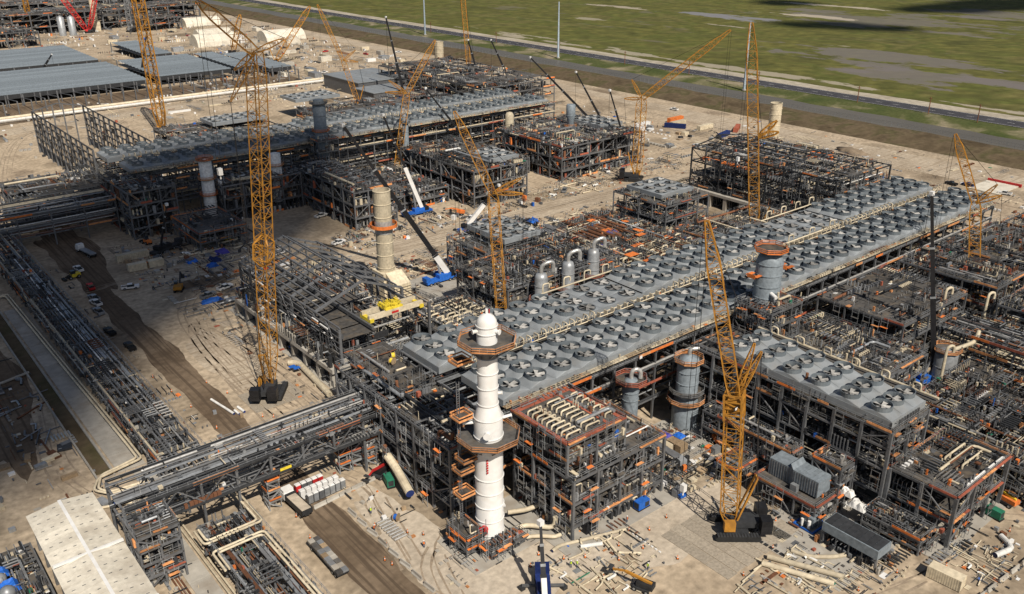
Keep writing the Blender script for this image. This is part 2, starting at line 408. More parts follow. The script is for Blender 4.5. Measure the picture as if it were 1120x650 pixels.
ground_mat('rut', [(.3, (.26, .205, .15)), (.7, (.38, .305, .225))], .3, 1.5)
def tyre_track(line, seed, gap=1.9, w=.28):
    r = random.Random(seed); mb = MB(); P_ = [Vector((*p, 0)) for p in line]; Q = []
    for i in range(len(P_)-1):          # smooth curve through the points
        p0, p1, p2, p3 = P_[max(0, i-1)], P_[i], P_[i+1], P_[min(len(P_)-1, i+2)]
        n = max(3, int((p2-p1).length/2.5))
        for k in range(n):
            t = k/n; Q.append(.5*((2*p1)+(p2-p0)*t+(2*p0-5*p1+4*p2-p3)*t*t+(3*p1-p0-3*p2+p3)*t**3))
    for side in (-gap/2, gap/2):
        k0 = len(mb.v); m_ = 0
        for i, p in enumerate(Q):
            d = (Q[min(i+1, len(Q)-1)]-Q[max(i-1, 0)]).normalized(); s = Vector((-d.y, d.x, 0)); ww = w*r.uniform(.4, 1.3)
            for e in (-1, 1): q = p+s*(side+e*ww); mb.v.append((q.x, q.y, .016))
        for i in range(len(Q)-1):
            if r.random() < .9: a = k0+2*i; mb.f.append((a, a+1, a+3, a+2)); mb.m.append(0)
    return struct(mb, 'tyre_track', 'rut')
for i, ln in enumerate(([(73, 176), (74, 205), (76, 235), (80, 262), (90, 276), (104, 284)], [(86, 178), (86, 205), (84, 236), (80, 252), (76, 236), (75, 205), (77, 184)], [(82, 182), (82.5, 210), (80.5, 240), (79, 246)], [(70, 118), (74, 136), (76, 146), (72, 158)], [(69, 104), (73, 116), (79, 121)],
                         [(176, 44), (160, 58.5), (146, 54), (130, 57)], [(130, 264), (170, 268), (240, 268), (330, 262)], [(130, 268), (180, 273), (250, 271), (350, 268)], [(60, 300), (84, 300), (110, 288), (140, 276)], [(78, 340), (92, 330), (106, 300), (128, 288)], [(400, 110), (408, 220), (412, 330), (420, 460)], [(428, 110), (424, 240), (428, 360), (432, 520)],
                         [(414, 120), (418, 230), (416, 330), (424, 500)], [(60, 420), (100, 560), (180, 590), (300, 600)], [(250, 262), (268, 246), (288, 244), (292, 262), (270, 300)], [(30, 176), (26, 196), (30, 230)], [(330, 300), (352, 290), (372, 268), (380, 200)], [(345, 270), (362, 250), (366, 180), (372, 120)])):
    tyre_track(ln, i); tyre_track([(a+3.1+(i % 3), b+1.4) for a, b in ln], 50+i, 2.2, .2)

# concrete paving slabs by the left-hand pipe rack and by the white-roofed shelter
def slabs(x0, x1, y0, y1, ny, name='concrete_apron'):
    t = T(name, None, None, ((x0+x1)/2, y0, 0)); t['kind'] = 'structure'
    dy = (y1-y0)/ny
    for i in range(ny): bx(t, 'slab', 'concrete', x0, y0+i*dy+.06, -.1, x1, y0+(i+1)*dy-.06, .12+.01*(i % 3))
    return t
slabs(37.5, 43.5, 186, 300, 14)
slabs(36.2, 40.3, 92, 164, 12)
slabs(40, 47.5, 176, 185, 1)

# drain trench with kerb walls beside the slabs
mb = MB(); mb.box(33.2, 188, .002, 36.4, 300, .02); struct(mb, 'trench_floor', 'berm')
mb = MB(); mb.box(32.8, 186, 0, 33.2, 300, .7); mb.box(36.4, 186, 0, 36.9, 300, .5)
thing1(mb, 'trench_kerb', 'concrete', 'long concrete kerb walls of the drain trench beside the grey slabs', 'kerb', (35, 186, 0))

# concrete equipment pads
def pad(x0, y0, x1, y1, h=.15, k='concrete'):
    mb = MB().box(x0, y0, 0, x1, y1, h); o = struct(mb, 'concrete_pad', k); return o
pad(96, 100, 130, 123.5); pad(79, 108, 96, 121, .12); pad(150, 54, 180, 122, .1); pad(128, 62, 151, 84, .08)
pad(136, 108, 150, 123.5, .08); pad(93, 186, 128, 256, .12); pad(146, 172, 200, 240, .1)

# clouds high above the picture: their shadow lies over the left of the site and parts of the marsh
def cloud(shadow, h, seed, sx=1.0):
    r = random.Random(seed); mb = MB()
    ox, oy = SUN_H[0]/math.tan(SUN_EL)*h, SUN_H[1]/math.tan(SUN_EL)*h
    from mathutils import noise
    for (cx, cy, rx, ry) in shadow:
        k = len(mb.v); n, mm = 40, 16
        for i in range(mm+1):
            ph = pi*i/mm
            for j in range(n):
                t = 2*pi*j/n; d = Vector((sin(ph)*cos(t), sin(ph)*sin(t), cos(ph)))
                q = 1 + .28*noise.noise(d*2.1 + Vector((seed, cx*.01, 0))) + .16*noise.noise(d*5 + Vector((cx*.02, 0, seed)))
                mb.v.append((cx+ox+d.x*rx*q, cy+oy+d.y*ry*q, h+d.z*min(rx, ry)*.45*q))
        for i in range(mm):
            for j in range(n):
                a = k+i*n+j; b = k+i*n+(j+1) % n; mb.f.append((a, a+n, b+n, b)); mb.m.append(0)
    o = build(mb, 'cloud', 'cloud', None, 'stuff', True)
    return o
cloud([(30, 315, 96, 74), (112, 348, 66, 48), (-62, 255, 118, 90), (150, 380, 52, 32)], 2400, 3)
cloud([(1290, 560, 130, 55), (1190, 590, 70, 40), (1110, 760, 40, 42)], 2600, 5)
cloud([(930, 556, 34, 52), (900, 590, 24, 40), (945, 508, 30, 28)], 2600, 6)

# ------------------------------------------------------------------ air-cooled exchanger banks
def transition_mesh(px, py, r=2.25, h=1.05, n=16):
    """square-to-round hood: rectangle px x py at z=0 rising to a circle at z=h, with a dark well inside"""
    mb = MB(); c4 = [(px/2, py/2), (-px/2, py/2), (-px/2, -py/2), (px/2, -py/2)]
    mb.v += [(x, y, 0) for x, y in c4]
    for j in range(n):
        t = 2*pi*j/n; mb.v.append((r*cos(t), r*sin(t), h))
    q = n//4
    for i in range(4):
        for s in range(q):
            a = 4 + (i*q+s) % n; b = 4 + (i*q+s+1) % n
            mb.f.append((i, b, a)[::-1]); mb.m.append(0)
        e = 4 + ((i+1)*q) % n
        mb.f.append((i, (i+1) % 4, e)); mb.m.append(0)
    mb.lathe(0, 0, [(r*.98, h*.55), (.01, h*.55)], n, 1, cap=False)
    return mb.mesh('hood', ['deck_grey', 'well'])
def ring_mesh(r=2.27, h=1.0, n=22):
    mb = MB(); mb.lathe(0, 0, [(r, 0), (r, h*.9), (r+.07, h), (r-.08, h), (r-.1, 0)], n, 0, cap=False)
    return mb.mesh('ring', ['ring'])
def rotor_mesh(seed, r=2.05):
    mb = MB(); mb.lathe(0, 0, [(.35, 0), (.35, .35), (.2, .45)], 8, 0)
    R = random.Random(seed); nb = 5
    for k in range(nb):
        t = 2*pi*k/nb; a = .16
        u = Vector((cos(t), sin(t), 0)); w = Vector((-sin(t), cos(t), 0))
        w0, w1 = .25, .55
        p = [u*.3 - w*w0 + Vector((0, 0, .05)), u*.3 + w*w0 + Vector((0, 0, .32)), u*r + w*w1 + Vector((0, 0, .24)), u*r - w*w1 + Vector((0, 0, .08))]
        mb.quad(*[tuple(x) for x in p], m=0)
    mb.box(-2.2, -.09, -.32, 2.2, .09, -.2, 1)                 # support beam under the hub
    return mb.mesh('rotor', ['rotor', 'steel_dark'])
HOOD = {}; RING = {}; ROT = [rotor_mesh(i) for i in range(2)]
RF = random.Random(5)
def fan(parent, x, y, z, px, py, low=False, r=2.25, seen=True):
    key = (round(px, 2), round(py, 2), low, round(r, 2))
    if key not in HOOD:
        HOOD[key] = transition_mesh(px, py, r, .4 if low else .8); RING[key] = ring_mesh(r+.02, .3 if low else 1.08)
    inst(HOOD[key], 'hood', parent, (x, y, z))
    h = .4 if low else .8
    ro = inst(RING[key], 'fan_ring', parent, (x, y, z+h-.02))
    if seen:
        c = inst(ROT[0], 'rotor', ro, (x, y, z+h+(.1 if low else .35)), RF.uniform(0, 6.28))
        if r < 2.2: c.scale = (r/2.25,)*3
def cooler_bank(label, x0, nx, px, y0, ny, py, z, lows=(), group=None, gutter=True, skip=()):
    """one bank: nx by ny fans whose hoods start at corner (x0, y0)"""
    t = T('air_cooler_bank', label, 'air cooler', (x0+nx*px/2, y0+ny*py/2, z-1.8), group)
    for i in range(nx):
        lo = any(a <= i <= b for a, b in lows)
        if i in skip: continue
        for j in range(ny): fan(t, x0+(i+.5)*px, y0+(j+.5)*py, z-(.35 if lo else 0), px, py, lo, min(2.25, px*.47, py*.47))
    X1, Y1 = x0+nx*px, y0+ny*py
    for nm, a in (('casing', (x0, y0-.12, z-1.7, X1, y0, z-.02)), ('casing', (x0, Y1, z-1.7, X1, Y1+.12, z-.02)),
                  ('casing', (x0-.12, y0-.12, z-1.7, x0, Y1+.12, z-.02)), ('casing', (X1, y0-.12, z-1.7, X1+.12, Y1+.12, z-.02))):
        bx(t, nm, 'deck_grey', *a)
    bx(t, 'tube_bundle', 'steel_dark', x0+.2, y0+.2, z-1.6, X1-.2, Y1-.2, z-1.0)
    return t

def handrail(p, q, h=1.1, step=2.0, mb=None, m=0):
    mb = mb or MB(); p = Vector(p); q = Vector(q); n = max(1, int((q-p).length/step))
    for i in range(n+1):
        a = p + (q-p)*i/n; mb.beam(a, a+Vector((0, 0, h)), .07, .07, m)
    for hh in (h, h*.55): mb.beam(p+Vector((0, 0, hh)), q+Vector((0, 0, hh)), .06, .06, m)
    return mb

MIX = ['steel', 'steel_dark', 'galv', 'cream', 'pipewrap', 'plank', 'rust', 'orange', 'white', 'grating', 'redoxide', 'blue', 'green', 'concrete']
MIXW = [22, 32, 10, 11, 8, 7, 9, 2.8, 2.4, 10, 4, .7, .3, 2.5]
MIXD = [26, 40, 9, 5, 6, 5, 9, 1.6, 1, 9, 3, .4, .2, 1.5]
STICK = [28, 32, 13, 10, 8, 1.2, 5, .6, .7, 0, 1.4, .1, .1, 0]
def fittings(mb, R, x0, x1, y0, y1, z, n, hmax=1.6, w=MIXW, big=1.0):
    """small equipment standing on one floor: rows of like valves, posts and skids, cable boxes, short pipe runs"""
    n = int(n*.85); i = 0
    stick = [a*(.35+.65*min(1.0, b/10)) for a, b in zip(STICK, w)]
    while i < n:
        x = R.uniform(x0, x1); y = R.uniform(y0, y1); k = R.random()
        cnt = R.randint(3, 8) if R.random() < .22 else 1
        stp = R.uniform(.7, 1.5)*big; ax = R.random() < .5; i += 1
        if k < .30:
            m = R.choices(range(14), w)[0]; a, b, h = R.uniform(.12, .45)*big, R.uniform(.12, .45)*big, R.uniform(.2, hmax*.8)
        elif k < .88: m = R.choices(range(14), stick)[0]
        else: m = R.choices(range(14), w)[0]
        if m in (5, 7, 10, 11, 12): cnt = 1
        r = R.uniform(.05, .21); L = R.uniform(.4, 2.4)*big; h2 = R.uniform(.3, hmax); up = R.uniform(.4, hmax*1.3); flat = R.random() < .5
        for c in range(cnt):
            X = x+(c*stp if ax else 0); Y = y+(0 if ax else c*stp)
            if X > x1 or Y > y1: break
            if k < .30: mb.box(X-a, Y-b, z, X+a, Y+b, z+h, m)
            elif k < .52:
                if ax: mb.beam((X, max(y0, Y-L), z+h2), (X, min(y1, Y+L), z+h2), r, None, m)
                else: mb.beam((max(x0, X-L), Y, z+h2), (min(x1, X+L), Y, z+h2), r, None, m)
            elif k < .68: mb.tube((X, Y, z), (X, Y, z+up), r, 6, m)
            elif k < .78:
                if ax: mb.tube((X, max(y0, Y-L*.6), z+h2), (X, min(y1, Y+L*.6), z+h2), r*1.3, 6, m)
                else: mb.tube((max(x0, X-L*.6), Y, z+h2), (min(x1, X+L*.6), Y, z+h2), r*1.3, 6, m)
            elif k < .88:
                mb.beam((X, Y, z), (X, Y, z+up), .09, None, m)
                mb.beam((X, Y, z+up), (X+(0 if ax else L*.5), Y+(L*.5 if ax else 0), z+up), .09, None, m)
            else:
                a = R.uniform(.3, .9)*big; mb.box(X-a, Y-a*.6, z+.02, min(x1, X+a), min(y1, Y+a*.7), z+.09, m); break
    return mb
def rand_pipe(R, x0, x1, y0, y1, z0, z1, ax=None):
    """points of one pipe with right-angle bends inside a box"""
    ax = ax or R.choice('xy'); z = R.uniform(z0, z1)
    if ax == 'x':
        y = R.uniform(y0, y1); a = R.uniform(x0, x0+(x1-x0)*.5); b = R.uniform(a+(x1-a)*.4, x1); P_ = [(a, y, z), (b, y, z)]
        k = R.random()
        if k < .35: P_.append((b, y, max(0.4, z-R.uniform(1.5, 5))))
        elif k < .6: P_ += [(b, min(y1, max(y0, y+R.uniform(-5, 5))), z)]
        if R.random() < .35: P_.insert(0, (a, y, z+R.uniform(.8, 2.2)))
    else:
        x = R.uniform(x0, x1); a = R.uniform(y0, y0+(y1-y0)*.5); b = R.uniform(a+(y1-a)*.4, y1); P_ = [(x, a, z), (x, b, z)]
        k = R.random()
        if k < .35: P_.append((x, b, max(.4, z-R.uniform(1.5, 5))))
        elif k < .6: P_ += [(min(x1, max(x0, x+R.uniform(-5, 5))), b, z)]
        if R.random() < .35: P_.insert(0, (x, a, z+R.uniform(.8, 2.2)))
    return P_
def fillet(P_, r):
    """round the corners of a polyline with two extra points"""
    P_ = [Vector(p) for p in P_]; out = [P_[0]]
    for a, b, c in zip(P_[:-2], P_[1:-1], P_[2:]):
        u = a-b; v = c-b; k = min(r, u.length*.45, v.length*.45)
        if k < .02: continue
        u.normalize(); v.normalize()
        A = b+u*k; C = b+v*k; out += [A, b + (u+v)*k*.3, C]
    out.append(P_[-1]); return out
def pipe(parent, pts, r, k, n=8, name='pipe', bend=3.0):
    return build(MB().path(fillet(pts, r*bend), r, n), name, k, parent, smooth=True)

PIPEK = ['cream', 'pipewrap', 'galv', 'steel', 'steel_dark', 'rust', 'whitewrap']
def module(name, label, cat, xs, ys, lv, seed, col=.42, cols='steel', floor=.6, brace=.35, rails=True, orange=.3, npipe=18, dens=.3,
           top_dens=None, pw=(6, 5, 4, 4, 3, 2, 1), group=None, w=MIXD, base=0.0, hang=True, scaf=.25, top_rail=True, beams='steel', guard='plank', topfloor=None):
    """open steel process structure: columns, beams, floor panels, braces, handrails, pipes and small equipment"""
    R = random.Random(seed); x0, x1, y0, y1 = xs[0], xs[-1], ys[0], ys[-1]
    t = T(name, label, cat, ((x0+x1)/2, (y0+y1)/2, base), group)
    top = lv[-1]
    for x in xs:
        for y in ys:
            if x in (x0, x1) or y in (y0, y1) or len(xs) < 4: bx(t, 'column', cols, x-col/2, y-col/2, base, x+col/2, y+col/2, top+(.0 if hang else 2.0))
    for i, z in enumerate(lv):
        for y in ys: bx(t, 'beam', beams, x0-.2, y-.16, z-.5, x1+.2, y+.16, z-.004)
        for x in xs: bx(t, 'beam', beams, x-.155, y0-.2, z-.49, x+.155, y1+.2, z-.008)
        fl = floor if i < len(lv)-1 or topfloor is None else topfloor
        for xa, xb in zip(xs[:-1], xs[1:]):
            for ya, yb in zip(ys[:-1], ys[1:]):
                if R.random() < fl: bx(t, 'floor_panel', 'grating', xa+.05, ya+.05, z, xb-.05, yb-.05, z+.07)
                else:
                    for s in (.33, .66): bx(t, 'joist', beams, xa+.15, ya+(yb-ya)*s-.09, z-.35, xb-.15, ya+(yb-ya)*s+.09, z-.02)
        sides = [((x0, y0), (x1, y0)), ((x1, y0), (x1, y1)), ((x0, y1), (x1, y1)), ((x0, y0), (x0, y1))]
        if rails and (top_rail or i < len(lv)-1):
            for (a, b) in sides[:1]+sides[3:]+(sides[1:3] if i == len(lv)-1 else []):
                build(handrail((*a, z+.05), (*b, z+.05)), 'handrail', 'galv', t)
        for (a, b) in sides[:1]+sides[3:]+(sides[1:3] if i == len(lv)-1 else []):
            L = sqrt((b[0]-a[0])**2+(b[1]-a[1])**2); p = 0
            while p < L-1:
                seg = min(R.uniform(1.8, 6), L-p)
                if R.random() < orange*(1 if i == len(lv)-1 else .6):
                    e = .28; dx, dy = (b[0]-a[0])/L, (b[1]-a[1])/L
                    ox, oy = (0, -e if a[1] == y0 else e) if dx else (-e if a[0] == x0 else e, 0)
                    bm(t, 'guard_board', R.choice([guard, guard, guard, 'plank', 'orange', 'redoxide']), (a[0]+dx*p+ox, a[1]+dy*p+oy, z+.35), (a[0]+dx*(p+seg)+ox, a[1]+dy*(p+seg)+oy, z+.35), *((.09, .5) if dx else (.5, .09)))
                p += seg
    zz = [base]+list(lv)
    for (za, zb) in zip(zz[:-1], zz[1:]):
        for xa, xb in zip(xs[:-1], xs[1:]):
            if R.random() < brace:
                p, q = ((xa, y0, za), (xb, y0, zb-.5)) if R.random() < .5 else ((xb, y0, za), (xa, y0, zb-.5)); bm(t, 'brace', cols, p, q, .24)
        for ya, yb in zip(ys[:-1], ys[1:]):
            if R.random() < brace:
                p, q = ((x0, ya, za), (x0, yb, zb-.5)) if R.random() < .5 else ((x0, yb, za), (x0, ya, zb-.5)); bm(t, 'brace', cols, p, q, .24)
    for k in range(npipe):
        i = R.randrange(len(zz)); z = zz[i]; hi = (zz[i+1]-.7 if i+1 < len(zz) else z+1.6)
        ed = R.random() < .45
        yy0, yy1, xx0, xx1 = y0+.5, y1-.5, x0+.5, x1-.5
        if ed: xx1 = x0+(x1-x0)*.25; 
        elif R.random() < .5: yy1 = y0+(y1-y0)*.25
        pipe(t, rand_pipe(R, xx0, xx1, yy0, yy1, z+.4, max(z+.6, hi)), R.uniform(.1, .42), R.choices(PIPEK, pw)[0], 8)
    mb = MB()
    A = (x1-x0)*(y1-y0)
    for i, z in enumerate(zz):
        last = i == len(zz)-1; d = dens if not last or top_dens is None else top_dens
        hm = 1.7 if last else min(2.6, zz[i+1]-z-.7)
        fittings(mb, R, x0+.3, x1-.3, y0+.3, y1-.3, z+.07, int(A*d*(.55 if not last else 1)), hm, w)
        if not last:      # denser along the two faces that look at the yard
            n = int(((x1-x0)+(y1-y0))*d*4)
            fittings(mb, R, x0+.3, x1-.3, y0-.1, y0+2.2, z+.07, n//2, hm, w); fittings(mb, R, x0-.1, x0+2.2, y0+.3, y1-.3, z+.07, n//2, hm, w)
    # scaffold tubes against the faces
    for s in range(int(1.5*scaf*((x1-x0)+(y1-y0)))):
        za = R.choice(zz[:-1]); h = R.uniform(3, 7)
        if R.random() < .5:
            x = R.uniform(x0, x1-2); y = y0-R.uniform(.4, 1.4)
            for e in (0, 1.8): mb.beam((x+e, y, za), (x+e, y, za+h), .09, None, 2)
            for q in (1.5, 3, 4.5):
                if q < h: mb.beam((x-.2, y, za+q), (x+2, y, za+q), .08, None, 2)
            mb.box(x-.1, y-.4, za+min(h-1, 3), x+1.9, y+.3, za+min(h-1, 3)+.08, R.choice([5, 9, 9, 9, 9, 7]))
        else:
            y = R.uniform(y0, y1-2); x = x0-R.uniform(.4, 1.4)
            for e in (0, 1.8): mb.beam((x, y+e, za), (x, y+e, za+h), .09, None, 2)
            for q in (1.5, 3, 4.5):
                if q < h: mb.beam((x, y-.2, za+q), (x, y+2, za+q), .08, None, 2)
            mb.box(x-.4, y-.1, za+min(h-1, 3), x+.3, y+1.9, za+min(h-1, 3)+.08, R.choice([5, 9, 9, 9, 9, 7]))
    build(mb, 'fittings', MIX, t, 'stuff')
    return t

def lin(a, b, n): return [a+(b-a)*i/n for i in range(n+1)]
def pipe_rack(label, x0, x1, y0, y1, lv, nb, ny, seed, along='x', npipe=9, group=None, pw=(4, 5, 5, 6, 5, 1, 1), dens=.12, orange=.25, rmax=.38, rails=True, rail_top=True, name='pipe_rack', tray=True):
    """rack with portal frames every bay, long pipes and cable trays lying on each level"""
    R = random.Random(seed)
    t = T(name, label, 'pipe rack', ((x0+x1)/2, (y0+y1)/2, 0), group)
    xs = lin(x0, x1, nb if along == 'x' else ny); ys = lin(y0, y1, ny if along == 'x' else nb)
    for x in xs:
        for y in ys: bx(t, 'column', 'steel', x-.24, y-.24, 0, x+.24, y+.24, lv[-1]+.5)
    for z in lv:
        if along == 'x':
            for x in xs: bx(t, 'beam', 'steel', x-.17, y0-.5, z-.55, x+.17, y1+.5, z-.01)
            for y in (ys[0], ys[-1]): bx(t, 'beam', 'steel', x0-.3, y-.16, z-.5, x1+.3, y+.16, z-.02)
        else:
            for y in ys: bx(t, 'beam', 'steel', x0-.5, y-.17, z-.55, x1+.5, y+.17, z-.01)
            for x in (xs[0], xs[-1]): bx(t, 'beam', 'steel', x-.16, y0-.3, z-.5, x+.16, y1+.3, z-.02)
        W_ = (y1-y0) if along == 'x' else (x1-x0); p = -.3
        L0, L1 = (x0, x1) if along == 'x' else (y0, y1); B0 = y0 if along == 'x' else x0
        n = 0
        while p < W_ and n < npipe*2:
            r = R.choice([.11, .14, .18, .22, .3, rmax]); k = R.choices(PIPEK, pw)[0]
            a, b = L0-.5, L1+.5
            if R.random() < .3: a = L0+(L1-L0)*R.uniform(0, .4)
            if R.random() < .3: b = L0+(L1-L0)*R.uniform(.6, 1)
            c = B0+p+r
            if tray and R.random() < .16:
                wd = R.uniform(.5, .9)
                if along == 'x': bx(t, 'cable_tray', R.choice(['galv', 'galv', 'rust']), a, c, z, b, c+wd, z+.12)
                else: bx(t, 'cable_tray', R.choice(['galv', 'galv', 'rust']), c, a, z, c+wd, b, z+.12)
                p += wd+.2
            else:
                pts = [(a, c, z+r+.02), (b, c, z+r+.02)] if along == 'x' else [(c, a, z+r+.02), (c, b, z+r+.02)]
                if R.random() < .25:
                    e = pts[-1]; pts.append((e[0], e[1], e[2]+R.choice([-2.5, 1.6])))
                pipe(t, pts, r, k, 7)
                p += 2*r+R.uniform(.12, W_/npipe*1.1)
            n += 1
    if rails:
        z = lv[-1]
        for e in ((0, 1) if rail_top else ()):
            if along == 'x': build(handrail((x0, (y0-.6, y1+.6)[e], z+.2), (x1, (y0-.6, y1+.6)[e], z+.2)), 'handrail', 'galv', t)
            else: build(handrail(((x0-.6, x1+.6)[e], y0, z+.2), ((x0-.6, x1+.6)[e], y1, z+.2)), 'handrail', 'galv', t)
    mb = MB()
    for z in lv:
        A = (x1-x0)*(y1-y0)
        fittings(mb, R, x0, x1, y0, y1, z+.05, int(A*dens), 1.1, MIXD)
        if along == 'x': fittings(mb, R, x0, x1, y0-1.0, y0+.8, z-.2, int((x1-x0)*dens*4), 1.3, MIXD)
        else: fittings(mb, R, x0-1.0, x0+.8, y0, y1, z-.2, int((y1-y0)*dens*4), 1.3, MIXD)
        p = L0
        while p < L1-2:
            s = R.uniform(3, 10)
            if R.random() < orange:
                m = R.choice([5, 5, 7, 10])
                if along == 'x': mb.box(p, y0-.75, z+.1, min(L1, p+s), y0-.66, z+.75, m)
                else: mb.box(x0-.75, p, z+.1, x0-.66, min(L1, p+s), z+.75, m)
            p += s
    build(mb, 'fittings', MIX, t, 'stuff')
    return t

# ---- train in front: rack, two banks of fans, cream headers between them
PX, PY = 7.35, 4.85
pipe_rack('long multi-level steel pipe rack under the nearest double row of cooling fans', 98, 322, 126, 160.5, [6, 10.5, 15, 19], 32, 3, 101, 'x', 11, dens=.05)
B1 = cooler_bank('nearest bank of grey cooling fans, in front of the cream header row', 100.5, 30, PX, 126.3, 3, PY, 22, group='banks of cooling fans on the nearest rack')
B2 = cooler_bank('bank of grey cooling fans behind the cream header row, white column at its end', 98.6, 30, PX, 146.9, 3, PY, 22, lows=((6, 8), (18, 21)), group='banks of cooling fans on the nearest rack')
pipe_rack('long shaded steel pipe rack under the far double row of cooling fans', 98, 326, 363, 401, [6, 10.5, 15, 19], 32, 3, 102, 'x', 9, dens=.04)
B3 = cooler_bank('far bank of cooling fans, half in cloud shadow, facing the yard', 100.5, 30, PX, 362.3, 3, PY, 22, group='banks of cooling fans on the far rack')
B4 = cooler_bank('farthest long bank of cooling fans, edge nearest the sheds', 98.6, 30, PX, 386, 3, PY, 22, lows=((9, 11),), group='banks of cooling fans on the far rack')
def headers(label, x0, x1, y, z, seed, loops=True, dens=1.0):
    """cream header pipes with rows of nozzle bends along a bank"""
    R = random.Random(seed); t = T('header_line', label, 'pipe', ((x0+x1)/2, y, z-.4), None)
    bx(t, 'walkway', 'grating', x0, y-.9, z-.5, x1, y+.9, z-.4)
    for s in (-.8, .8): pipe(t, [(x0, y+s, z+.1), (x1, y+s, z+.1)], .14, 'cream')
    x = x0+1
    while x < x1-1:
        on = sin(x*.09+seed) > -.25
        if on and loops:
            h = R.uniform(1.3, 1.9)
            pipe(t, [(x, y-.8, z+.2), (x, y-.8, z+h), (x, y+.9, z+h), (x, y+.9, z-.2)], .16, 'cream', 6, 'nozzle_bend', 2.2)
            x += 2.3/dens
        else:
            bx(t, 'bracket', 'cream', x-.12, y-.6, z-.4, x+.12, y+.6, z+.9); x += 2.4/dens
    mb = MB(); fittings(mb, R, x0, x1, y-1.8, y+1.8, z-.4, int((x1-x0)*.9), 1.0, [6, 6, 6, 26, 4, 14, 6, 3, 2, 6, 3, .4, .2, 3]); build(mb, 'fittings', MIX, t, 'stuff')
    return t
headers('cream header pipes with hooped bends between the two nearest fan banks', 103, 318, 143.9, 22, 3)
headers('cream header pipes along the hidden middle of the far fan banks', 103, 318, 381.5, 22, 5)
def gutter(label, x0, x1, y, z, seed):
    R = random.Random(seed); t = T('edge_walkway', label, 'walkway', ((x0+x1)/2, y, z-2))
    n = int((x1-x0)/6)
    for i in range(n): bx(t, 'walkway_panel', 'cream' if i % 3 else 'timber', x0+i*6, y-1.3, z-1.25, x0+i*6+5.9, y, z-1.1)
    build(handrail((x0, y-1.35, z-1.1), (x1, y-1.35, z-1.1), 1.1, 1.5), 'handrail', 'cream', t)
    mb = MB(); fittings(mb, R, x0, x1, y-1.2, y-.1, z-1.1, int((x1-x0)*1.2), .9, [6, 6, 6, 26, 4, 20, 6, 5, 2, 6, 6, .4, .2, 3]); build(mb, 'fittings', MIX, t, 'stuff')
gutter('long cream walkway with handrail along the front of the nearest fan bank', 100, 321, 126, 22, 7)
gutter('long pale walkway with handrail along the front of the far fan bank', 100, 321, 362, 22, 8)
def hoops(label, xs, y, z, r=.2, h=2.2, w=2.0):
    t = T('pipe_hoops', label, 'pipe', (sum(xs)/len(xs), y, z-1))
    pipe(t, [(xs[0]-3, y, z-.4), (xs[-1]+5, y, z-.4)], r*1.15, 'cream')
    for x in xs: pipe(t, [(x, y, z-.4), (x, y, z+h), (x+w, y-.3, z+h), (x+w, y-.3, z+h-1.3)], r, 'cream', 8, 'hoop', 2.5)
hoops('cream pipe with four tall hoops at the back of the nearest fan bank', [143, 150.5, 158, 165], 162.6, 23)
hoops('cream pipe with tall hoops behind the fans beside the dark steel frame', [240, 248, 256, 264], 162.6, 23)
hoops('cream pipe hoops between the fan banks near the far right end', [226, 237, 248], 144.4, 23.2, .2, 1.8)
cooler_bank('small cooler roof with rows of three fans in the right foreground, steel structure below', 155.2, 3, 4.4, 70.8, 6, 7.1, 21.6)

# ------------------------------------------------------------------ process modules of the nearest train
module('process_module', 'open grey steel process module beside the white column, lower storeys', 'steel module', lin(100, 126, 4), lin(104, 122, 3), [3.2, 8.6, 14], 201, col=.55, brace=.25, orange=.45, npipe=34, dens=.5, floor=.75, w=MIXW, top_dens=.35, topfloor=.35)
module('process_module', 'raised upper storey with red-brown edging and rows of cream bends, by white column', 'steel module', lin(100.2, 116, 2), lin(106.2, 123.2, 2), [17.4, 21], 202, base=14.1, col=.5, orange=.9, guard='redoxide', npipe=10, dens=.5, floor=1, w=MIXW, topfloor=1, top_dens=.25)
def bend_rows(label, x0, y0, nx, ny, dx, dy, z, L=3.6, k='cream', r=.2, h=.9, along='x'):
    """rows of identical pipe bends standing on a roof"""
    t = T('pipe_bend_rows', label, 'pipe', (x0+nx*dx/2, y0+ny*dy/2, z))
    me = {}
    for a in ('x', 'y'):
        P_ = [(0, 0, 0), (0, 0, h), (L, 0, h), (L, 0, .15)] if a == 'x' else [(0, 0, 0), (0, 0, h), (0, L, h), (0, L, .15)]
        me[a] = MB().path(fillet(P_, r*2.4), r, 7).mesh('bend', [k], smooth=True)
    for i in range(nx):
        for j in range(ny): inst(me[along], 'pipe_bend', t, (x0+i*dx, y0+j*dy, z))
    return t
t = T('roof_walkway', 'red-brown walkway boards round the module roof beside the white column', 'walkway', (108, 115, 21.1))
for (a, b, c_, d) in ((100.3, 106.3, 101.2, 123), (100.3, 121.8, 115.9, 123.1), (115.0, 106.3, 115.9, 121.7), (101.3, 106.3, 114.9, 107.1), (111.6, 107.2, 112.3, 121.7)): bx(t, 'board', 'redoxide', a, b, 21.12, c_, d, 21.2)
bend_rows('short cream bends at the back of the module roof by white column', 113, 109, 1, 7, 2, 1.7, 21.1, 1.9)
bend_rows('rows of cream pipe bends on the module roof beside the white column', 101.5, 108, 2, 9, 5.2, 1.45, 21.1)
module('process_module', 'tall steel structure under the small cooler roof in the right foreground', 'steel module', lin(154.5, 169, 2), lin(70, 121, 8), [5.5, 11, 16, 19.6], 203, col=.6, brace=.4, orange=.2, npipe=50, dens=.55, floor=.55, scaf=.5)
module('process_module', 'steel structure with red-brown edged pipe deck at the right foreground corner', 'steel module', lin(155.5, 178, 3), lin(55.8, 69.4, 2), [5.5, 11.4], 204, col=.7, brace=.75, orange=.85, guard='redoxide', npipe=16, dens=.4, floor=.9, w=MIXW, top_dens=.45, topfloor=1)
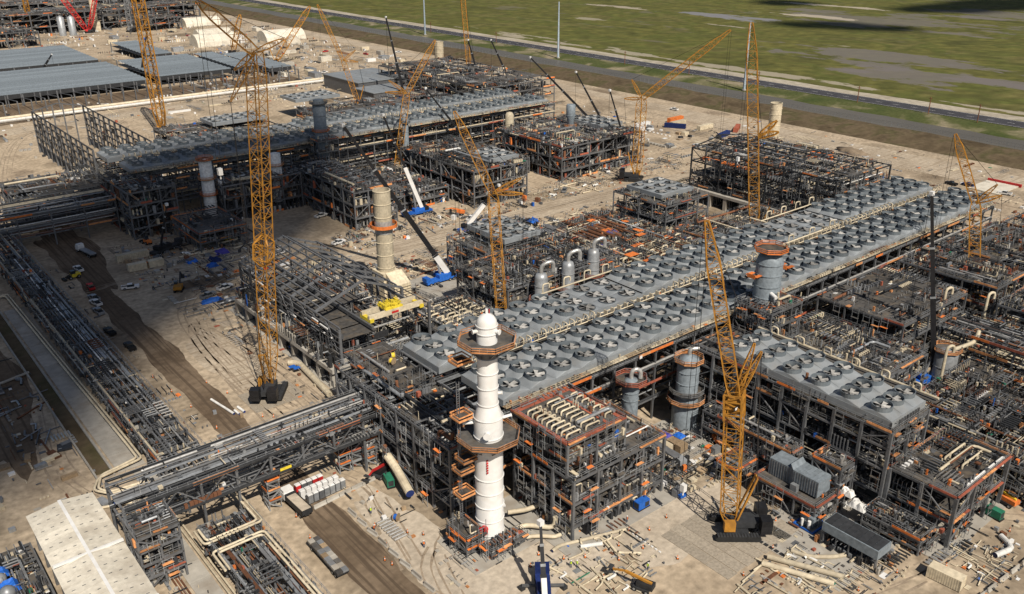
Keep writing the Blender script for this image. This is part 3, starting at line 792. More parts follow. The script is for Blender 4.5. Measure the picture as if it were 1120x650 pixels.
bend_rows('cream pipe bends on the deck at the right foreground corner', 166, 60, 3, 2, 2.1, 3.6, 11.5, 4.2, r=.24)
module('process_module', 'flat grey equipment deck behind the small fan roof', 'steel module', lin(177, 205, 4), lin(88, 119, 4), [5, 9.5, 14], 205, brace=.4, orange=.25, npipe=26, dens=.45, floor=.8, w=MIXW, topfloor=1, top_dens=.7)
module('process_module', 'grating-roofed module against the front of the near rack', 'steel module', lin(209, 243, 5), lin(97, 122, 3), [6, 12, 17], 206, brace=.3, orange=.25, npipe=26, dens=.4, floor=.7, topfloor=1, top_dens=.25)
pipe_rack('pipe rack running towards the viewer beside the grey drum at the right', 226, 240, 24, 95, [5, 9, 12.5], 11, 2, 207, 'y', 9, dens=.35, orange=.3, pw=(6, 5, 4, 4, 4, 2, 2))
module('process_module', 'dark pipework module right of the grey drum', 'steel module', lin(242, 262, 3), lin(46, 88, 5), [6, 12, 17], 227, brace=.3, orange=.3, npipe=30, dens=.5, floor=.7, w=MIXD)
module('process_module', 'dark module around the foot of the right-hand crane', 'steel module', lin(250, 268, 3), lin(92, 121, 3), [6, 12, 18], 208, brace=.3, orange=.35, npipe=26, dens=.6, floor=.6, w=MIXW)
module('process_module', 'low pipe module with white wrapped pipes at the right edge', 'steel module', lin(274, 312, 5), lin(66, 120, 6), [6, 12, 17.5], 209, brace=.3, orange=.3, npipe=40, dens=.5, floor=.65, w=MIXW)
module('process_module', 'far right end module beyond the fan banks', 'steel module', lin(318, 345, 3), lin(84, 120, 4), [6, 11, 16], 210, brace=.4, orange=.35, npipe=24, dens=.5, floor=.6, w=MIXW)
module('process_module', 'low pipe deck in front of the right foreground modules, packed with small valves', 'steel module', lin(180, 222, 5), lin(50, 84, 4), [4, 8], 211, brace=.2, orange=.3, npipe=40, dens=.7, floor=.45, w=MIXW)
pipe_rack('low pipe rack with cream risers at the right picture edge', 262, 272, 20, 62, [5, 9], 7, 1, 212, 'y', 8, dens=.35, orange=.3, pw=(8, 5, 4, 3, 3, 2, 3))
# low pipe skids and scaffolds at the foot of the right-hand structure
module('pipe_skid', 'low skid of silver pipework beside the right foreground structure', 'pipe skid', lin(148.5, 154, 1), lin(58, 70, 3), [1.6, 3.6], 221, col=.25, brace=.2, orange=.2, npipe=16, dens=2.2, floor=.3, scaf=.2, w=MIXD)
module('stair_tower', 'steel stair tower with orange landings in front of the small fan roof', 'stair tower', lin(147.5, 152, 1), lin(75.5, 82, 2), [4, 7.5, 11], 222, col=.3, brace=.6, orange=.7, npipe=4, dens=.8, floor=.7, w=MIXW, guard='orange')
module('pipe_skid', 'scaffolded pipe riser bay next to the grey enclosure', 'pipe skid', lin(149, 153.5, 1), lin(88, 112, 5), [4, 8], 223, col=.3, brace=.5, orange=.4, npipe=14, dens=.8, floor=.5, w=MIXW)
module('process_module', 'scaffold deck with orange netting in front of the crane', 'steel module', lin(139, 146, 2), lin(94.5, 99.5, 1), [4.5], 224, col=.3, brace=.5, orange=1, guard='orange', npipe=5, dens=.6, floor=1, w=MIXW)

# grey turbine enclosure on its orange-edged platform
t = module('platform', 'raised platform with orange edging carrying the grey enclosure', 'platform', lin(140.5, 149, 2), lin(76, 90.5, 3), [4.6], 225, col=.35, brace=.8, orange=1, guard='redoxide', npipe=6, dens=.3, floor=1, top_dens=.08, w=MIXW)
t = T('machine_enclosure', 'ribbed grey machine enclosure on the orange-edged platform', 'enclosure', (146, 83.5, 4.7))
mb = MB(); mb.prism([(143.6, 84.5), (147.8, 84.5), (147.8, 89.6), (143.6, 89.6)], 4.7, 8.6)
build(mb, 'rear_housing', 'slate', t)
mb = MB(); mb.prism([(143.0, 77.4), (147.6, 77.4), (147.6, 83.4), (143.0, 83.4)], 5.2, 8.8); build(mb, 'front_housing', 'slate', t)
mb = MB(); k = len(mb.v)
mb.v += [(143.0, 83.4, 5.2), (147.6, 83.4, 5.2), (147.8, 84.5, 4.7), (143.6, 84.5, 4.7), (143.0, 83.4, 8.8), (147.6, 83.4, 8.8), (147.8, 84.5, 9.6), (143.6, 84.5, 9.6)]
mb.f += [(0, 3, 2, 1), (4, 5, 6, 7), (0, 1, 5, 4), (1, 2, 6, 5), (2, 3, 7, 6), (3, 0, 4, 7)]; mb.m += [0]*6
build(mb, 'throat', 'slate', t)
for i in range(10): bx(t, 'rib', 'steel', 142.92, 77.5+i*.6, 5.2, 143.0, 77.62+i*.6, 8.75)
for i in range(8): bx(t, 'rib', 'steel', 143.5, 84.7+i*.6, 4.8, 143.6, 84.82+i*.6, 8.5)
for i in range(6): bx(t, 'roof_panel', 'slate', 143.0, 77.45+i*1.0, 8.8, 147.6, 78.37+i*1.0, 8.9)
bx(t, 'control_box', 'galv', 141.8, 81.5, 4.7, 142.8, 83, 6.3)

# finned cooler box and its blue-framed neighbour in the right foreground
t = T('fin_cooler', 'long dark finned cooler on legs in the right foreground', 'cooler', (140, 66, 0))
for y in lin(61, 72, 4):
    for x in (137.9, 142): bx(t, 'leg', 'steel', x-.12, y-.12, 0, x+.12, y+.12, 3)
bx(t, 'body', 'slate', 137.6, 60.6, 3, 142.3, 72.4, 5)
for i in range(8): bx(t, 'fin_panel', 'steel_dark', 137.9, 60.8+i*1.44, 5, 142, 62.1+i*1.44, 5.15)
mb = MB(); fittings(mb, random.Random(3), 137, 143, 60, 73, .1, 120, 2.4, MIXD); build(mb, 'fittings', MIX, t, 'stuff')
t = T('lube_skid', 'blue-framed skid with grey lid next to the finned cooler', 'skid', (140.9, 77, 0))
for (a, b) in (((138.4, 74.6), (143.4, 74.6)), ((138.4, 79), (143.4, 79)), ((138.4, 74.6), (138.4, 79)), ((143.4, 74.6), (143.4, 79))): bm(t, 'frame', 'blue', (*a, .35), (*b, .35), .3)
bx(t, 'tank', 'slate', 139.6, 75.4, .4, 142.8, 78.3, 2.6)
mb = MB().tube((139.1, 76, .4), (139.1, 76, 2.2), .35, 10).tube((139.1, 77.6, .4), (139.1, 77.6, 2.0), .3, 10); build(mb, 'filter_pot', 'white', t, smooth=True)

# ---- structures behind the nearest rack
D1 = module('process_module', 'tall braced steel module behind the fans with three grey reactors in front', 'steel module', lin(150, 196, 6), lin(186, 211, 3), [5, 10, 14], 231, col=.5, brace=.65, orange=.45, npipe=40, dens=.6, floor=.6, w=MIXW, topfloor=.5, top_dens=.7)
module('process_module', 'set-back part of the braced module under the small flat cooler roof', 'steel module', lin(164, 196, 4), lin(211.8, 236, 3), [5, 10, 14], 238, col=.5, brace=.65, orange=.4, npipe=30, dens=.55, floor=.6, w=MIXW, topfloor=.5, top_dens=.5)
cooler_bank('small flat cooler roof on the braced module behind the fans', 169, 3, 5.0, 211, 4, 5.0, 18.5, lows=((0, 99),))
module('process_module', 'sub-frame holding the small flat cooler roof', 'steel module', lin(169.5, 183.5, 2), lin(211.5, 230.5, 2), [16.4], 232, base=14.1, brace=.3, npipe=10, dens=.3, floor=.3, orange=.3, rails=False)
module('pipe_manifold', 'low manifold of cream pipes and valves beyond the white column top', 'manifold', lin(126.5, 147, 3), lin(166, 205, 5), [3, 7], 233, col=.35, brace=.2, orange=.35, npipe=30, dens=.5, floor=.8, w=[10, 10, 8, 26, 8, 8, 4, 4, 3, 8, 2, .6, .6, 3], top_dens=.8)
bend_rows('rows of cream bends on the low manifold beyond the white column', 130, 170, 4, 14, 4.0, 2.4, 7.1, 2.6, r=.28, h=1.1)
module('pipe_manifold', 'wide low piping area with orange scaffolds behind the middle of the fans', 'manifold', lin(200, 240, 5), lin(168, 236, 8), [3.5, 7.5], 234, col=.35, brace=.2, orange=.4, npipe=90, dens=.45, floor=.5, w=[10, 12, 9, 20, 9, 10, 6, 7, 3, 8, 4, 1.4, .8, 3], top_dens=.8, pw=(12, 4, 3, 3, 3, 3, 2))
t = T('pipe_bundle', 'cluster of thick rusty pipes in the piping area near the square cooler', 'pipe', (222, 214, 8))
RR = random.Random(44)
for i in range(9): pipe(t, [(208+i*2.6, 205+RR.uniform(0, 14), 8.6), (208+i*2.6, 226+RR.uniform(-4, 8), 8.6)], RR.uniform(.5, .75), 'rust', 10)
t = T('scaffold_sheets', 'patches of orange netting over the piping area behind the fans', 'netting', (220, 200, 8))
for i in range(12): x, y = RR.uniform(202, 238), RR.uniform(172, 226); bx(t, 'net_panel', 'orange', x, y, 8.6+.1*i, x+RR.uniform(2, 5), y+RR.uniform(1.5, 4), 8.7+.1*i)
bend_rows('rows of cream bends in the piping area behind the fans', 204, 176, 6, 5, 6.4, 5.2, 7.6, 2.6, r=.28, h=1.3)
module('process_module', 'module carrying the small square cooler near the dark frame', 'steel module', lin(242, 266, 4), lin(207, 234, 4), [5, 10, 15.6], 235, brace=.4, orange=.4, npipe=26, dens=.4, floor=.6, w=MIXW)
cooler_bank('small square cooler roof near the dark steel frame', 246, 3, 6.0, 213, 3, 6.0, 18.0, lows=((0, 99),))
module('pipe_manifold', 'piping between the square cooler and the fan bank', 'manifold', lin(243, 290, 4), lin(166, 203, 4), [4, 8], 236, brace=.3, orange=.4, npipe=40, dens=.5, floor=.6, w=MIXW)
# dark tall frame building on concrete table, back right
t = module('frame_building', 'tall dark steel frame building on a concrete table, behind the right cranes', 'building frame', lin(296, 334, 4), lin(172, 241, 9), [7, 12, 17.5, 23], 237, col=.55, cols='steel_dark', beams='steel_dark', brace=.45, orange=.18, npipe=36, dens=.35, floor=.25, topfloor=.1, top_dens=.2)
bx(t, 'table_top', 'concrete', 294, 170, 5.2, 312, 238, 6.3)
for i in range(9): bx(t, 'pier', 'concrete', 294.2, 171+i*8.1, 0, 296, 172.6+i*8.1, 5.2)
for i, y in enumerate(lin(172, 241, 9)):
    if i > 2: bm(t, 'rafter', 'steel_dark', (296, y, 23), (315, y, 25.5), .4); bm(t, 'rafter', 'steel_dark', (334, y, 23), (315, y, 25.5), .4)
for s, z in ((.25, 23.7), (.5, 24.3), (.75, 24.9), (1, 25.5)): bm(t, 'purlin', 'steel_dark', (296+19*s, 195, z), (296+19*s, 241, z), .22)
bx(t, 'floor_band', 'orange', 300, 214, 17.6, 304, 240, 17.8)

# ---- big gabled compressor-shelter frame at the left of the cream stack
t = T('shelter_frame', 'gabled steel shelter frame with open roof purlins and yellow crane inside', 'building frame', (111, 220, 0))
ys = lin(190, 252, 9); XE0, XR, XE1, ZE, ZR = 97, 112, 125, 16.0, 21.2
bx(t, 'table_top', 'concrete', 93.5, 189, 4.4, 112, 251, 5.6)
for i in range(9): bx(t, 'pier', 'concrete', 93.8, 190+i*7.6, 0, 95.4, 191.4+i*7.6, 4.4)
for i, y in enumerate(ys):
    for x in (XE0, XE1): bx(t, 'column', 'steel', x-.35, y-.35, 0, x+.35, y+.35, ZE)
    if i in (0, 1): continue
    bm(t, 'rafter', 'steel', (XE0, y, ZE), (XR, y, ZR), .5, .8); bm(t, 'rafter', 'steel', (XE1, y, ZE), (XR, y, ZR), .5, .8)
for k in range(9):
    s = k/8; bm(t, 'purlin', 'steel', (XE0+(XR-XE0)*s, 204 if k else 189.6, ZE+(ZR-ZE)*s+.4), (XE0+(XR-XE0)*s, 252.4, ZE+(ZR-ZE)*s+.4), .36)
for k in (1, 7):
    s = k/8; bm(t, 'purlin', 'steel', (XE1+(XR-XE1)*s, 204, ZE+(ZR-ZE)*s+.4), (XE1+(XR-XE1)*s, 252.4, ZE+(ZR-ZE)*s+.4), .36)
for z in (7.2, 8.8, 10.4, 12, 13.6, 15.2):
    bx(t, 'girt', 'steel', XE0-.5, 189.5, z, XE0-.35, 252.4, z+.25); bx(t, 'girt', 'steel', XE1+.35, 189.5, z, XE1+.5, 252.4, z+.25)
for i in range(0, 9, 2): bm(t, 'brace', 'steel', (XE0, ys[i], 5.8), (XE0, ys[min(i+1, 9)], ZE), .28); bm(t, 'brace', 'steel', (XE0, ys[i], ZE), (XE0, ys[min(i+1, 9)], 5.8), .28)
for x in lin(XE0, XE1, 5)[1:-1]: bx(t, 'gable_post', 'steel', x-.2, 251.8, 5, x+.2, 252.2, ZE+(x-XE0)/(XR-XE0)*(ZR-ZE) if x < XR else ZE+(XE1-x)/(XE1-XR)*(ZR-ZE))
for z in (8, 11, 14): bx(t, 'girt', 'steel', XE0, 252.35, z, XE1, 252.5, z+.25)
bx(t, 'runway_beam', 'steel', XE0+.6, 190, 13.0, XE0+1.1, 252, 14.0); bx(t, 'runway_beam', 'steel', XE1-1.1, 190, 13.0, XE1-.6, 252, 14.0)
bx(t, 'scaffold_deck', 'plank', 99, 246.5, 15.2, 113, 249, 15.5)
R = random.Random(77); mb = MB()
for z in (5.7, 9.5): fittings(mb, R, 98, 124, 190, 251, z, 420, 2.4, MIXD)
fittings(mb, R, 93.6, 99, 190, 251, 5.7, 420, 5, MIXD, 1.2); fittings(mb, R, 93, 126, 188, 252, .1, 500, 3, MIXD)
build(mb, 'fittings', MIX, t, 'stuff')
for z in (9.4, 12.4):
    for i in range(8):
        if R.random() < .75: bx(t, 'floor_panel', 'grating', 98, ys[i]+.4, z-.1, R.uniform(106, 116), ys[i+1]-.4, z)
for k in range(26): pipe(t, rand_pipe(R, 97.5, 124, 191, 250, 6, 13), R.uniform(.12, .45), R.choices(PIPEK, (5, 5, 4, 4, 3, 2, 2))[0])
mb = MB()
for i in range(40):
    z = R.uniform(6, 15); y = R.uniform(191, 250); mb.beam((96.2, y, z), (96.2, y+R.uniform(2, 6), z), .3, .3, R.choice([0, 1, 2, 9, 5, 8]))
build(mb, 'cladding_strip', MIX, t, 'stuff')
# overhead travelling crane inside the open end of the shelter
t = T('bridge_crane', 'cream travelling crane with yellow trolley inside the open shelter end', 'bridge crane', (115, 194, 14))
for y in (192.4, 196.2): bx(t, 'girder', 'cream', 107.2, y-.45, 14.6, 124.4, y+.45, 16.0)
for x in (107.8, 123.8): bx(t, 'end_truck', 'safety_yellow', x-.6, 191.6, 14.1, x+.6, 197, 15.1)
bx(t, 'trolley', 'safety_yellow', 112.5, 192.2, 16.05, 118.0, 196.4, 16.5)
mb = MB(); fittings(mb, R, 112.5, 118, 192.4, 196.2, 16.5, 60, 1.3, [1]*14)
build(mb, 'hoist_gear', ['safety_yellow']*14, t)
bx(t, 'name_plate', 'red', 114.2, 191.86, 14.9, 116.4, 191.94, 15.5)
bx(t, 'runway', 'steel', 106.6, 190, 13.0, 107.2, 252, 14.0)

# ---- white wash column with octagonal platforms
def octagon(cx, cy, r, a0=pi/8, n=8): return [(cx+r*cos(a0+2*pi*k/n), cy+r*sin(a0+2*pi*k/n)) for k in range(n)]
def ring_platform(t, cx, cy, z, r, ri, n=8, rail='plank', span=(0, 99), a0=pi/8):
    mb = MB(); P_ = octagon(cx, cy, r, a0, n); Q = octagon(cx, cy, ri, a0, n)
    for k in range(n):
        if not span[0] <= k < span[1]: continue
        j = (k+1) % n
        kk = len(mb.v); mb.v += [(*P_[k], z), (*P_[j], z), (*Q[j], z), (*Q[k], z), (*P_[k], z+.15), (*P_[j], z+.15), (*Q[j], z+.15), (*Q[k], z+.15)]
        mb.f += [(kk, kk+3, kk+2, kk+1), (kk+4, kk+5, kk+6, kk+7), (kk, kk+1, kk+5, kk+4), (kk+2, kk+3, kk+7, kk+6), (kk+1, kk+2, kk+6, kk+5), (kk+3, kk, kk+4, kk+7)]; mb.m += [0]*6
    o = build(mb, 'platform', 'grating', t)
    for k in range(n):
        if not span[0] <= k < span[1]: continue
        j = (k+1) % n; m2 = MB()
        m2.beam((*P_[k], z+.28), (*P_[j], z+.28), .1, .24); m2.beam((*P_[k], z+.75), (*P_[j], z+.75), .1, .13); m2.beam((*P_[k], z+1.2), (*P_[j], z+1.2), .1, .16)
        handrail((*P_[k], z+.1), (*P_[j], z+.1), 1.2, 1.2, m2, 1)
        build(m2, 'guard_rail', [rail, 'galv'], o)
    return o
CX, CY = 88.0, 115.2
t = T('white_column', 'tall white banded process column with two octagonal orange-railed platforms', 'column', (CX, CY, 0))
mb = MB(); mb.lathe(CX, CY, [(3.1, 0), (2.75, .5), (2.75, 20.5), (2.75, 22)], 32); build(mb, 'lower_shell', 'white', t, smooth=True)
mb = MB(); mb.lathe(CX, CY, [(2.75, 22), (2.75, 28.0), (2.7, 28.4), (1.9, 30.8)], 32); build(mb, 'waist', 'white', t, smooth=True)
mb = MB(); mb.lathe(CX, CY, [(1.9, 30.8), (1.9, 47.4), (1.75, 48.1), (1.3, 48.8), (.6, 49.2), (.05, 49.3)], 32); build(mb, 'upper_shell', 'white', t, smooth=True)
for z, r in ((2.2, 2.75), (5.4, 2.75), (8.6, 2.75), (11.8, 2.75), (15, 2.75), (22, 2.75), (24.2, 2.75), (28.2, 2.72), (31, 1.9), (34.5, 1.9), (37.6, 1.9), (40.6, 1.9), (45.6, 1.9), (47, 1.9)):
    mb = MB(); mb.lathe(CX, CY, [(r+.02, z), (r+.16, z+.05), (r+.16, z+.2), (r+.02, z+.25)], 32, cap=False); build(mb, 'stiffening_ring', 'white', t, smooth=False)
ring_platform(t, CX, CY, 23.6, 6.2, 2.8); ring_platform(t, CX, CY, 43.6, 5.5, 1.95)
mb = MB()
for z, r0, r1 in ((23.5, 2.75, 5.8), (43.5, 1.9, 5.2)):
    for k in range(8):
        a = pi/8+2*pi*k/8; mb.beam((CX+r0*cos(a), CY+r0*sin(a), z-2.4), (CX+r1*cos(a), CY+r1*sin(a), z), .2)
build(mb, 'platform_bracket', 'steel', t)
mb = MB().lathe(CX, CY, [(1.95, 40.8), (2.3, 43.4)], 16); build(mb, 'skirt', 'steel', t, smooth=True)
for (a, z, r, L, k) in ((-2.3, 25.8, .55, .9, 'white'), (-2.6, 4.2, .75, .9, 'red'), (.1, 6.0, .5, .9, 'white'), (-.6, 33, .3, .7, 'white'), (2.9, 46.2, .35, .9, 'white'), (-1.2, 46.2, .4, .7, 'white'), (2.6, 27, .3, 2.0, 'white'), (-.2, 27, .3, 2, 'white')):
    rr = 2.7 if z < 29 else 1.85
    p = (CX+rr*cos(a), CY+rr*sin(a), z); q = (CX+(rr+L)*cos(a), CY+(rr+L)*sin(a), z)
    mb = MB().tube(p, q, r, 14); e = Vector(q)-Vector(p); e.normalize(); mb.tube(q, Vector(q)+e*.15, r*1.35, 14); build(mb, 'nozzle', k, t, smooth=False)
mb = MB().tube((CX, CY, 49.2), (CX, CY, 50.2), .25, 8); build(mb, 'vent', 'white', t)
bx(t, 'vent_flag', 'red', CX+.5, CY-.1, 49.0, CX+.65, CY+.1, 50)
# red lettering strip down the shell
for i in range(6): bm(t, 'letter_mark', 'red', (CX-1.9, CY-2.05, 20.2-i*.55), (CX-1.9, CY-2.05, 19.85-i*.55), .12, .5)
# small landings and ladder on the left of the column
for (x, y, z) in ((CX-4.6, CY+2.2, 28.4), (CX-4.4, CY+1.4, 19.6), (CX-5.0, CY+1.6, 17.2), (CX-4.8, CY+1.8, 11.6), (CX-3.9, CY+3.2, 39.5)):
    o = bx(t, 'landing', 'grating', x-1.6, y-1.5, z, x+1.6, y+1.5, z+.12)
    m2 = MB()
    for (a, b) in (((-1.6, -1.5), (1.6, -1.5)), ((1.6, -1.5), (1.6, 1.5)), ((-1.6, 1.5), (1.6, 1.5)), ((-1.6, -1.5), (-1.6, 1.5))):
        m2.beam((x+a[0], y+a[1], z+.35), (x+b[0], y+b[1], z+.35), .1, .4); m2.beam((x+a[0], y+a[1], z+1.1), (x+b[0], y+b[1], z+1.1), .1, .25)
    build(m2, 'guard_rail', 'plank', t)
mb = MB()
for x in (-.3, .3): mb.beam((CX-5+x, CY+2.6, 3.5), (CX-5+x, CY+2.6, 36), .12)
for z in range(8, 72): mb.beam((CX-5.3, CY+2.6, z*.5), (CX-4.7, CY+2.6, z*.5), .07)
build(mb, 'ladder', 'steel', t)
module('scaffold', 'scaffold stage with grey deck at the foot of the white column', 'scaffold', lin(80.6, 84.8, 1), lin(113, 119.5, 2), [1.9, 4], 240, col=.2, brace=.9, orange=.8, npipe=3, dens=.5, floor=1, w=MIXD, top_dens=.05)
module('scaffold', 'low tube scaffold ring round the foot of the white column', 'scaffold', lin(84, 93, 3), lin(109.5, 112, 1), [1.6], 241, col=.14, brace=.9, orange=.2, npipe=3, dens=2, floor=.4, w=MIXD)
for pts, r in (([(92, 113, 1.3), (95, 112.5, 1.3), (97, 110, 1.3), (99, 108, 1.3), (99, 108, 4)], .5), ([(91.5, 110.5, 1), (95, 108.5, 1), (97.5, 106, 1), (99, 106, 1)], .42), ([(94, 117, 2.2), (98, 115, 2.2), (101, 115, 2.2)], .5)):
    mb = MB().path(fillet(pts, 1.2), r, 10); thing1(mb, 'process_pipe', 'cream', {.5: 'thick cream pipe bending from the white column to the module', .42: 'lower cream pipe bending low past the column foot'}[r] if pts[0][2] != 2.2 else 'short thick cream pipe between white column and module side', 'pipe', pts[0], smooth=True)

# ---- grey vessels, drums and cream stacks
def vessel(name, label, cx, cy, prof, k='slate', rings=(), plats=(), pipes=(), cat='vessel', group=None, n=24, ringk=None, base=0):
    t = T(name, label, cat, (cx, cy, base), group)
    mb = MB().lathe(cx, cy, prof, n); build(mb, 'shell', k, t, smooth=True)
    for z, r in rings:
        mb = MB().lathe(cx, cy, [(r, z-.15), (r+.14, z-.1), (r+.14, z+.1), (r, z+.15)], n, cap=False); build(mb, 'band', ringk or k, t)
    for (z, r, ri, nn, rail) in plats: ring_platform(t, cx, cy, z, r, ri, nn, rail)
    for pts, r, kk in pipes: pipe(t, pts, r, kk, 10)
    return t
def stack(label, cx, cy, h, r, collar=None, box=None):
    t = T('exhaust_stack', label, 'stack', (cx, cy, 0))
    mb = MB().lathe(cx, cy, [(r, h*.25), (r, h), (r*.9, h), (r*.9, h-3)], 26, cap=False); build(mb, 'flue', 'cream', t, smooth=False)
    mb = MB().lathe(cx, cy, [(r*.9, h-3), (.01, h-3)], 20, cap=False); build(mb, 'flue_throat', 'rubber', t)
    for z in lin(h*.3, h*.99, 6): mb = MB().lathe(cx, cy, [(r, z), (r+.15, z+.05), (r+.15, z+.2), (r, z+.25)], 26, cap=False); build(mb, 'band', 'cream', t)
    bx(t, 'duct_box', 'cream', cx-r*1.2, cy-r*1.3, 0, cx+r*1.2, cy+r*1.3, h*.27)
    for i in range(6): bx(t, 'rib', 'cream', cx-r*1.2-.12, cy-r*1.3, 1+i*1.2, cx+r*1.2, cy-r*1.3-.12, 1.3+i*1.2)
    if box:
        mb = MB(); x0, x1, y0, y1 = cx-r*.9, cx+r*1.3, cy-r*1.3-5, cy-r*1.3; z = h*.2
        mb.prism([(x0, y0), (x1, y0), (x1, y1), (x0, y1)], z*.35, z); build(mb, 'louvre_box', 'cream', t)
        for i in range(5): bx(t, 'louvre', 'cream', x0-.15, y0-.35, z*.4+i*z*.12, x1+.15, y0, z*.4+i*z*.12+.12)
        mb = MB(); k = len(mb.v); mb.v += [(x0, y0, z), (x1, y0, z), (x1, y1, z*1.4), (x0, y1, z*1.4), (x0, y1, z), (x1, y1, z)]
        mb.f += [(0, 1, 2, 3), (0, 3, 4), (1, 5, 2)]; mb.m += [0]*3; build(mb, 'hood', 'cream', t)
    if collar:
        z = collar; m2 = MB()
        m2.lathe(cx, cy, [(r+1.6, z), (r+1.6, z+1.1), (r+1.45, z+1.1), (r+1.45, z)], 24, cap=False); build(m2, 'collar_netting', 'orange', t)
        m2 = MB().lathe(cx, cy, [(r+1.6, z), (r, z)], 24, cap=False); build(m2, 'collar_platform', 'grating', t)
        m2 = MB().lathe(cx, cy, [(r+.1, z-2), (r+.1, z+2.2)], 20, cap=False); build(m2, 'bare_band', 'pipewrap', t)
    return t
stack('cream exhaust stack with orange collar behind the gabled shelter frame', 137, 232, 36.5, 2.7, 24.5, True)
stack('far cream exhaust stack on the edge of the berm road', 405.5, 586, 24, 3.4)
stack('cream exhaust stack behind the dark frame building', 396, 270, 25, 3.0)
vessel('drum_column', 'cream drum column beyond the far yard with banded shell', 284, 350, [(2.2, 0), (2.2, 21), (1.4, 22.3), (.1, 22.6)], 'cream', [(6, 2.2), (11, 2.2), (16, 2.2)])
vessel('grey_vessel', 'large grey banded vessel with orange top platform in front of the fans', 180.8, 120, [(3.3, 0), (3.3, 35.4), (2.8, 36.6), (1.6, 37.5), (.1, 37.8)], 'slate', [(26, 3.3), (29, 3.3), (32, 3.3), (34.8, 3.3), (22, 3.3)], [(38.0, 4.2, .3, 8, 'orange'), (23.5, 4.6, 3.3, 8, 'orange')], [([(179, 117.4, 27.6), (178.4, 115.4, 27.2)], .5, 'white')])
module('scaffold', 'dark scaffold wrapped round the lower part of the big grey vessel', 'scaffold', lin(174.5, 187, 3), lin(113.5, 124.5, 3), [6, 11, 16, 20.5, 24.5], 239, col=.3, brace=.6, orange=.25, npipe=16, dens=.7, floor=.55, w=MIXD, scaf=.8)
for (dx, dy, z) in ((-4.2, 1.2, 31.5), (3.8, -2.2, 33)):
    t = T('vessel_balcony', ['left', 'right'][dx > 0]+' orange balcony on the big grey vessel before the fans', 'platform', (180.8+dx, 120+dy, z)); bx(t, 'floor', 'grating', 180.8+dx-1.3, 120+dy-1.2, z, 180.8+dx+1.3, 120+dy+1.2, z+.12)
    for (a, b) in (((-1.3, -1.2), (1.3, -1.2)), ((-1.3, 1.2), (1.3, 1.2)), ((-1.3, -1.2), (-1.3, 1.2))): bm(t, 'guard_board', 'orange', (180.8+dx+a[0], 120+dy+a[1], z+.6), (180.8+dx+b[0], 120+dy+b[1], z+.6), .1, 1.0) if a[1] == b[1] else bm(t, 'guard_board', 'orange', (180.8+dx+a[0], 120+dy+a[1], z+.6), (180.8+dx+b[0], 120+dy+b[1], z+.6), 1.0, .1)
vessel('grey_vessel', 'squat grey vessel with spiral stair and scaffold below the fan bank', 151, 119, [(3.2, 0), (3.2, 6), (2.65, 8), (2.65, 17), (2.2, 18.3), (.1, 19.3)], 'slate', [(9, 2.65), (12, 2.65), (15, 2.65)], [(7, 4.6, 3.0, 12, 'plank'), (9.5, 4.3, 2.7, 12, 'steel'), (17.5, 3.6, 2.2, 8, 'plank')], [([(151, 119, 19), (151, 119, 20.5), (153, 118, 20.5)], .5, 'pipewrap')])
vessel('grey_vessel', 'small grey vessel with red-brown scaffold crown behind the module', 134.5, 122, [(1.9, 0), (1.9, 16), (1.4, 17), (.1, 17.4)], 'slate', [(12, 1.9), (14, 1.9)], [(16.6, 3.8, .3, 8, 'redoxide')], [([(134.5, 122, 17), (134.5, 122, 19.4), (136.5, 121, 19.4), (136.5, 121, 17)], .5, 'pipewrap')])
vessel('grey_vessel', 'grey drum standing by the black crane boom at the right', 218.5, 89, [(3.0, 0), (3.0, 9.4), (2.6, 10.2), (.1, 10.6)], 'galv', [(3, 3), (6, 3)], [(10.2, 3.6, .3, 8, 'plank')], [([(219, 88, 10.4), (222, 86, 11.6), (226, 85.5, 11.6), (228, 86, 14)], .55, 'cream')])
for i, (x, y, lab) in enumerate(((158.5, 181, 'first grey reactor with bent top pipe, nearest the tall crane'), (171, 183, 'second grey reactor with bent top pipe in the braced module'), (184.5, 186, 'third grey reactor with bent top pipe, beside the cream hoops'))):
    vessel('reactor', lab, x, y, [(2.6, 0), (2.6, 9), (1.9, 10), (1.9, 17.4), (1.5, 18.6), (.1, 19)], 'galv', [(12, 1.9), (15, 1.9)], [(10, 3.6, 1.9, 10, 'redoxide')],
           [([(x, y, 18.8), (x, y, 21), (x+1.6, y-.8, 22), (x+3.4, y-1.4, 22), (x+3.4, y-1.4, 19)], .62, 'pipewrap')], group='grey reactors behind the fan bank')
vessel('dark_column', 'dark column standing up through the far fan bank', 183, 359, [(2.8, 0), (2.8, 38), (2.3, 38.3), (2.3, 40)], 'slate', [(28, 2.8), (33, 2.8)], [(26, 3.9, 2.8, 8, 'orange'), (38.2, 4.0, .3, 8, 'steel')])
vessel('wrapped_column', 'pale wrapped column with orange landings in the cloud shadow', 124.5, 346, [(2.5, 0), (2.5, 25), (.1, 25.6)], 'whitewrap', [(8, 2.5), (13, 2.5), (18, 2.5)], [(11, 3.6, 2.5, 8, 'orange'), (17.5, 3.6, 2.5, 8, 'plank'), (25.3, 3.4, .3, 8, 'orange')])
vessel('wrapped_column', 'pale wrapped column partly hidden by the tall yellow crane boom', 154, 346, [(2.5, 0), (2.5, 23), (.1, 23.6)], 'whitewrap', [(8, 2.5), (13, 2.5)], [(12, 3.6, 2.5, 8, 'plank'), (18, 3.6, 2.5, 8, 'plank')])
for i, (x, y, h, lab) in enumerate(((222, 345, 15, 'left one of two slim silver drums in the far yard'), (228, 338, 15.5, 'right one of two slim silver drums in the far yard'))):
    vessel('silver_drum', lab, x, y, [(1.8, 0), (1.8, h-1), (1.2, h-.2), (.1, h)], 'galv', [(5, 1.8), (10, 1.8)])
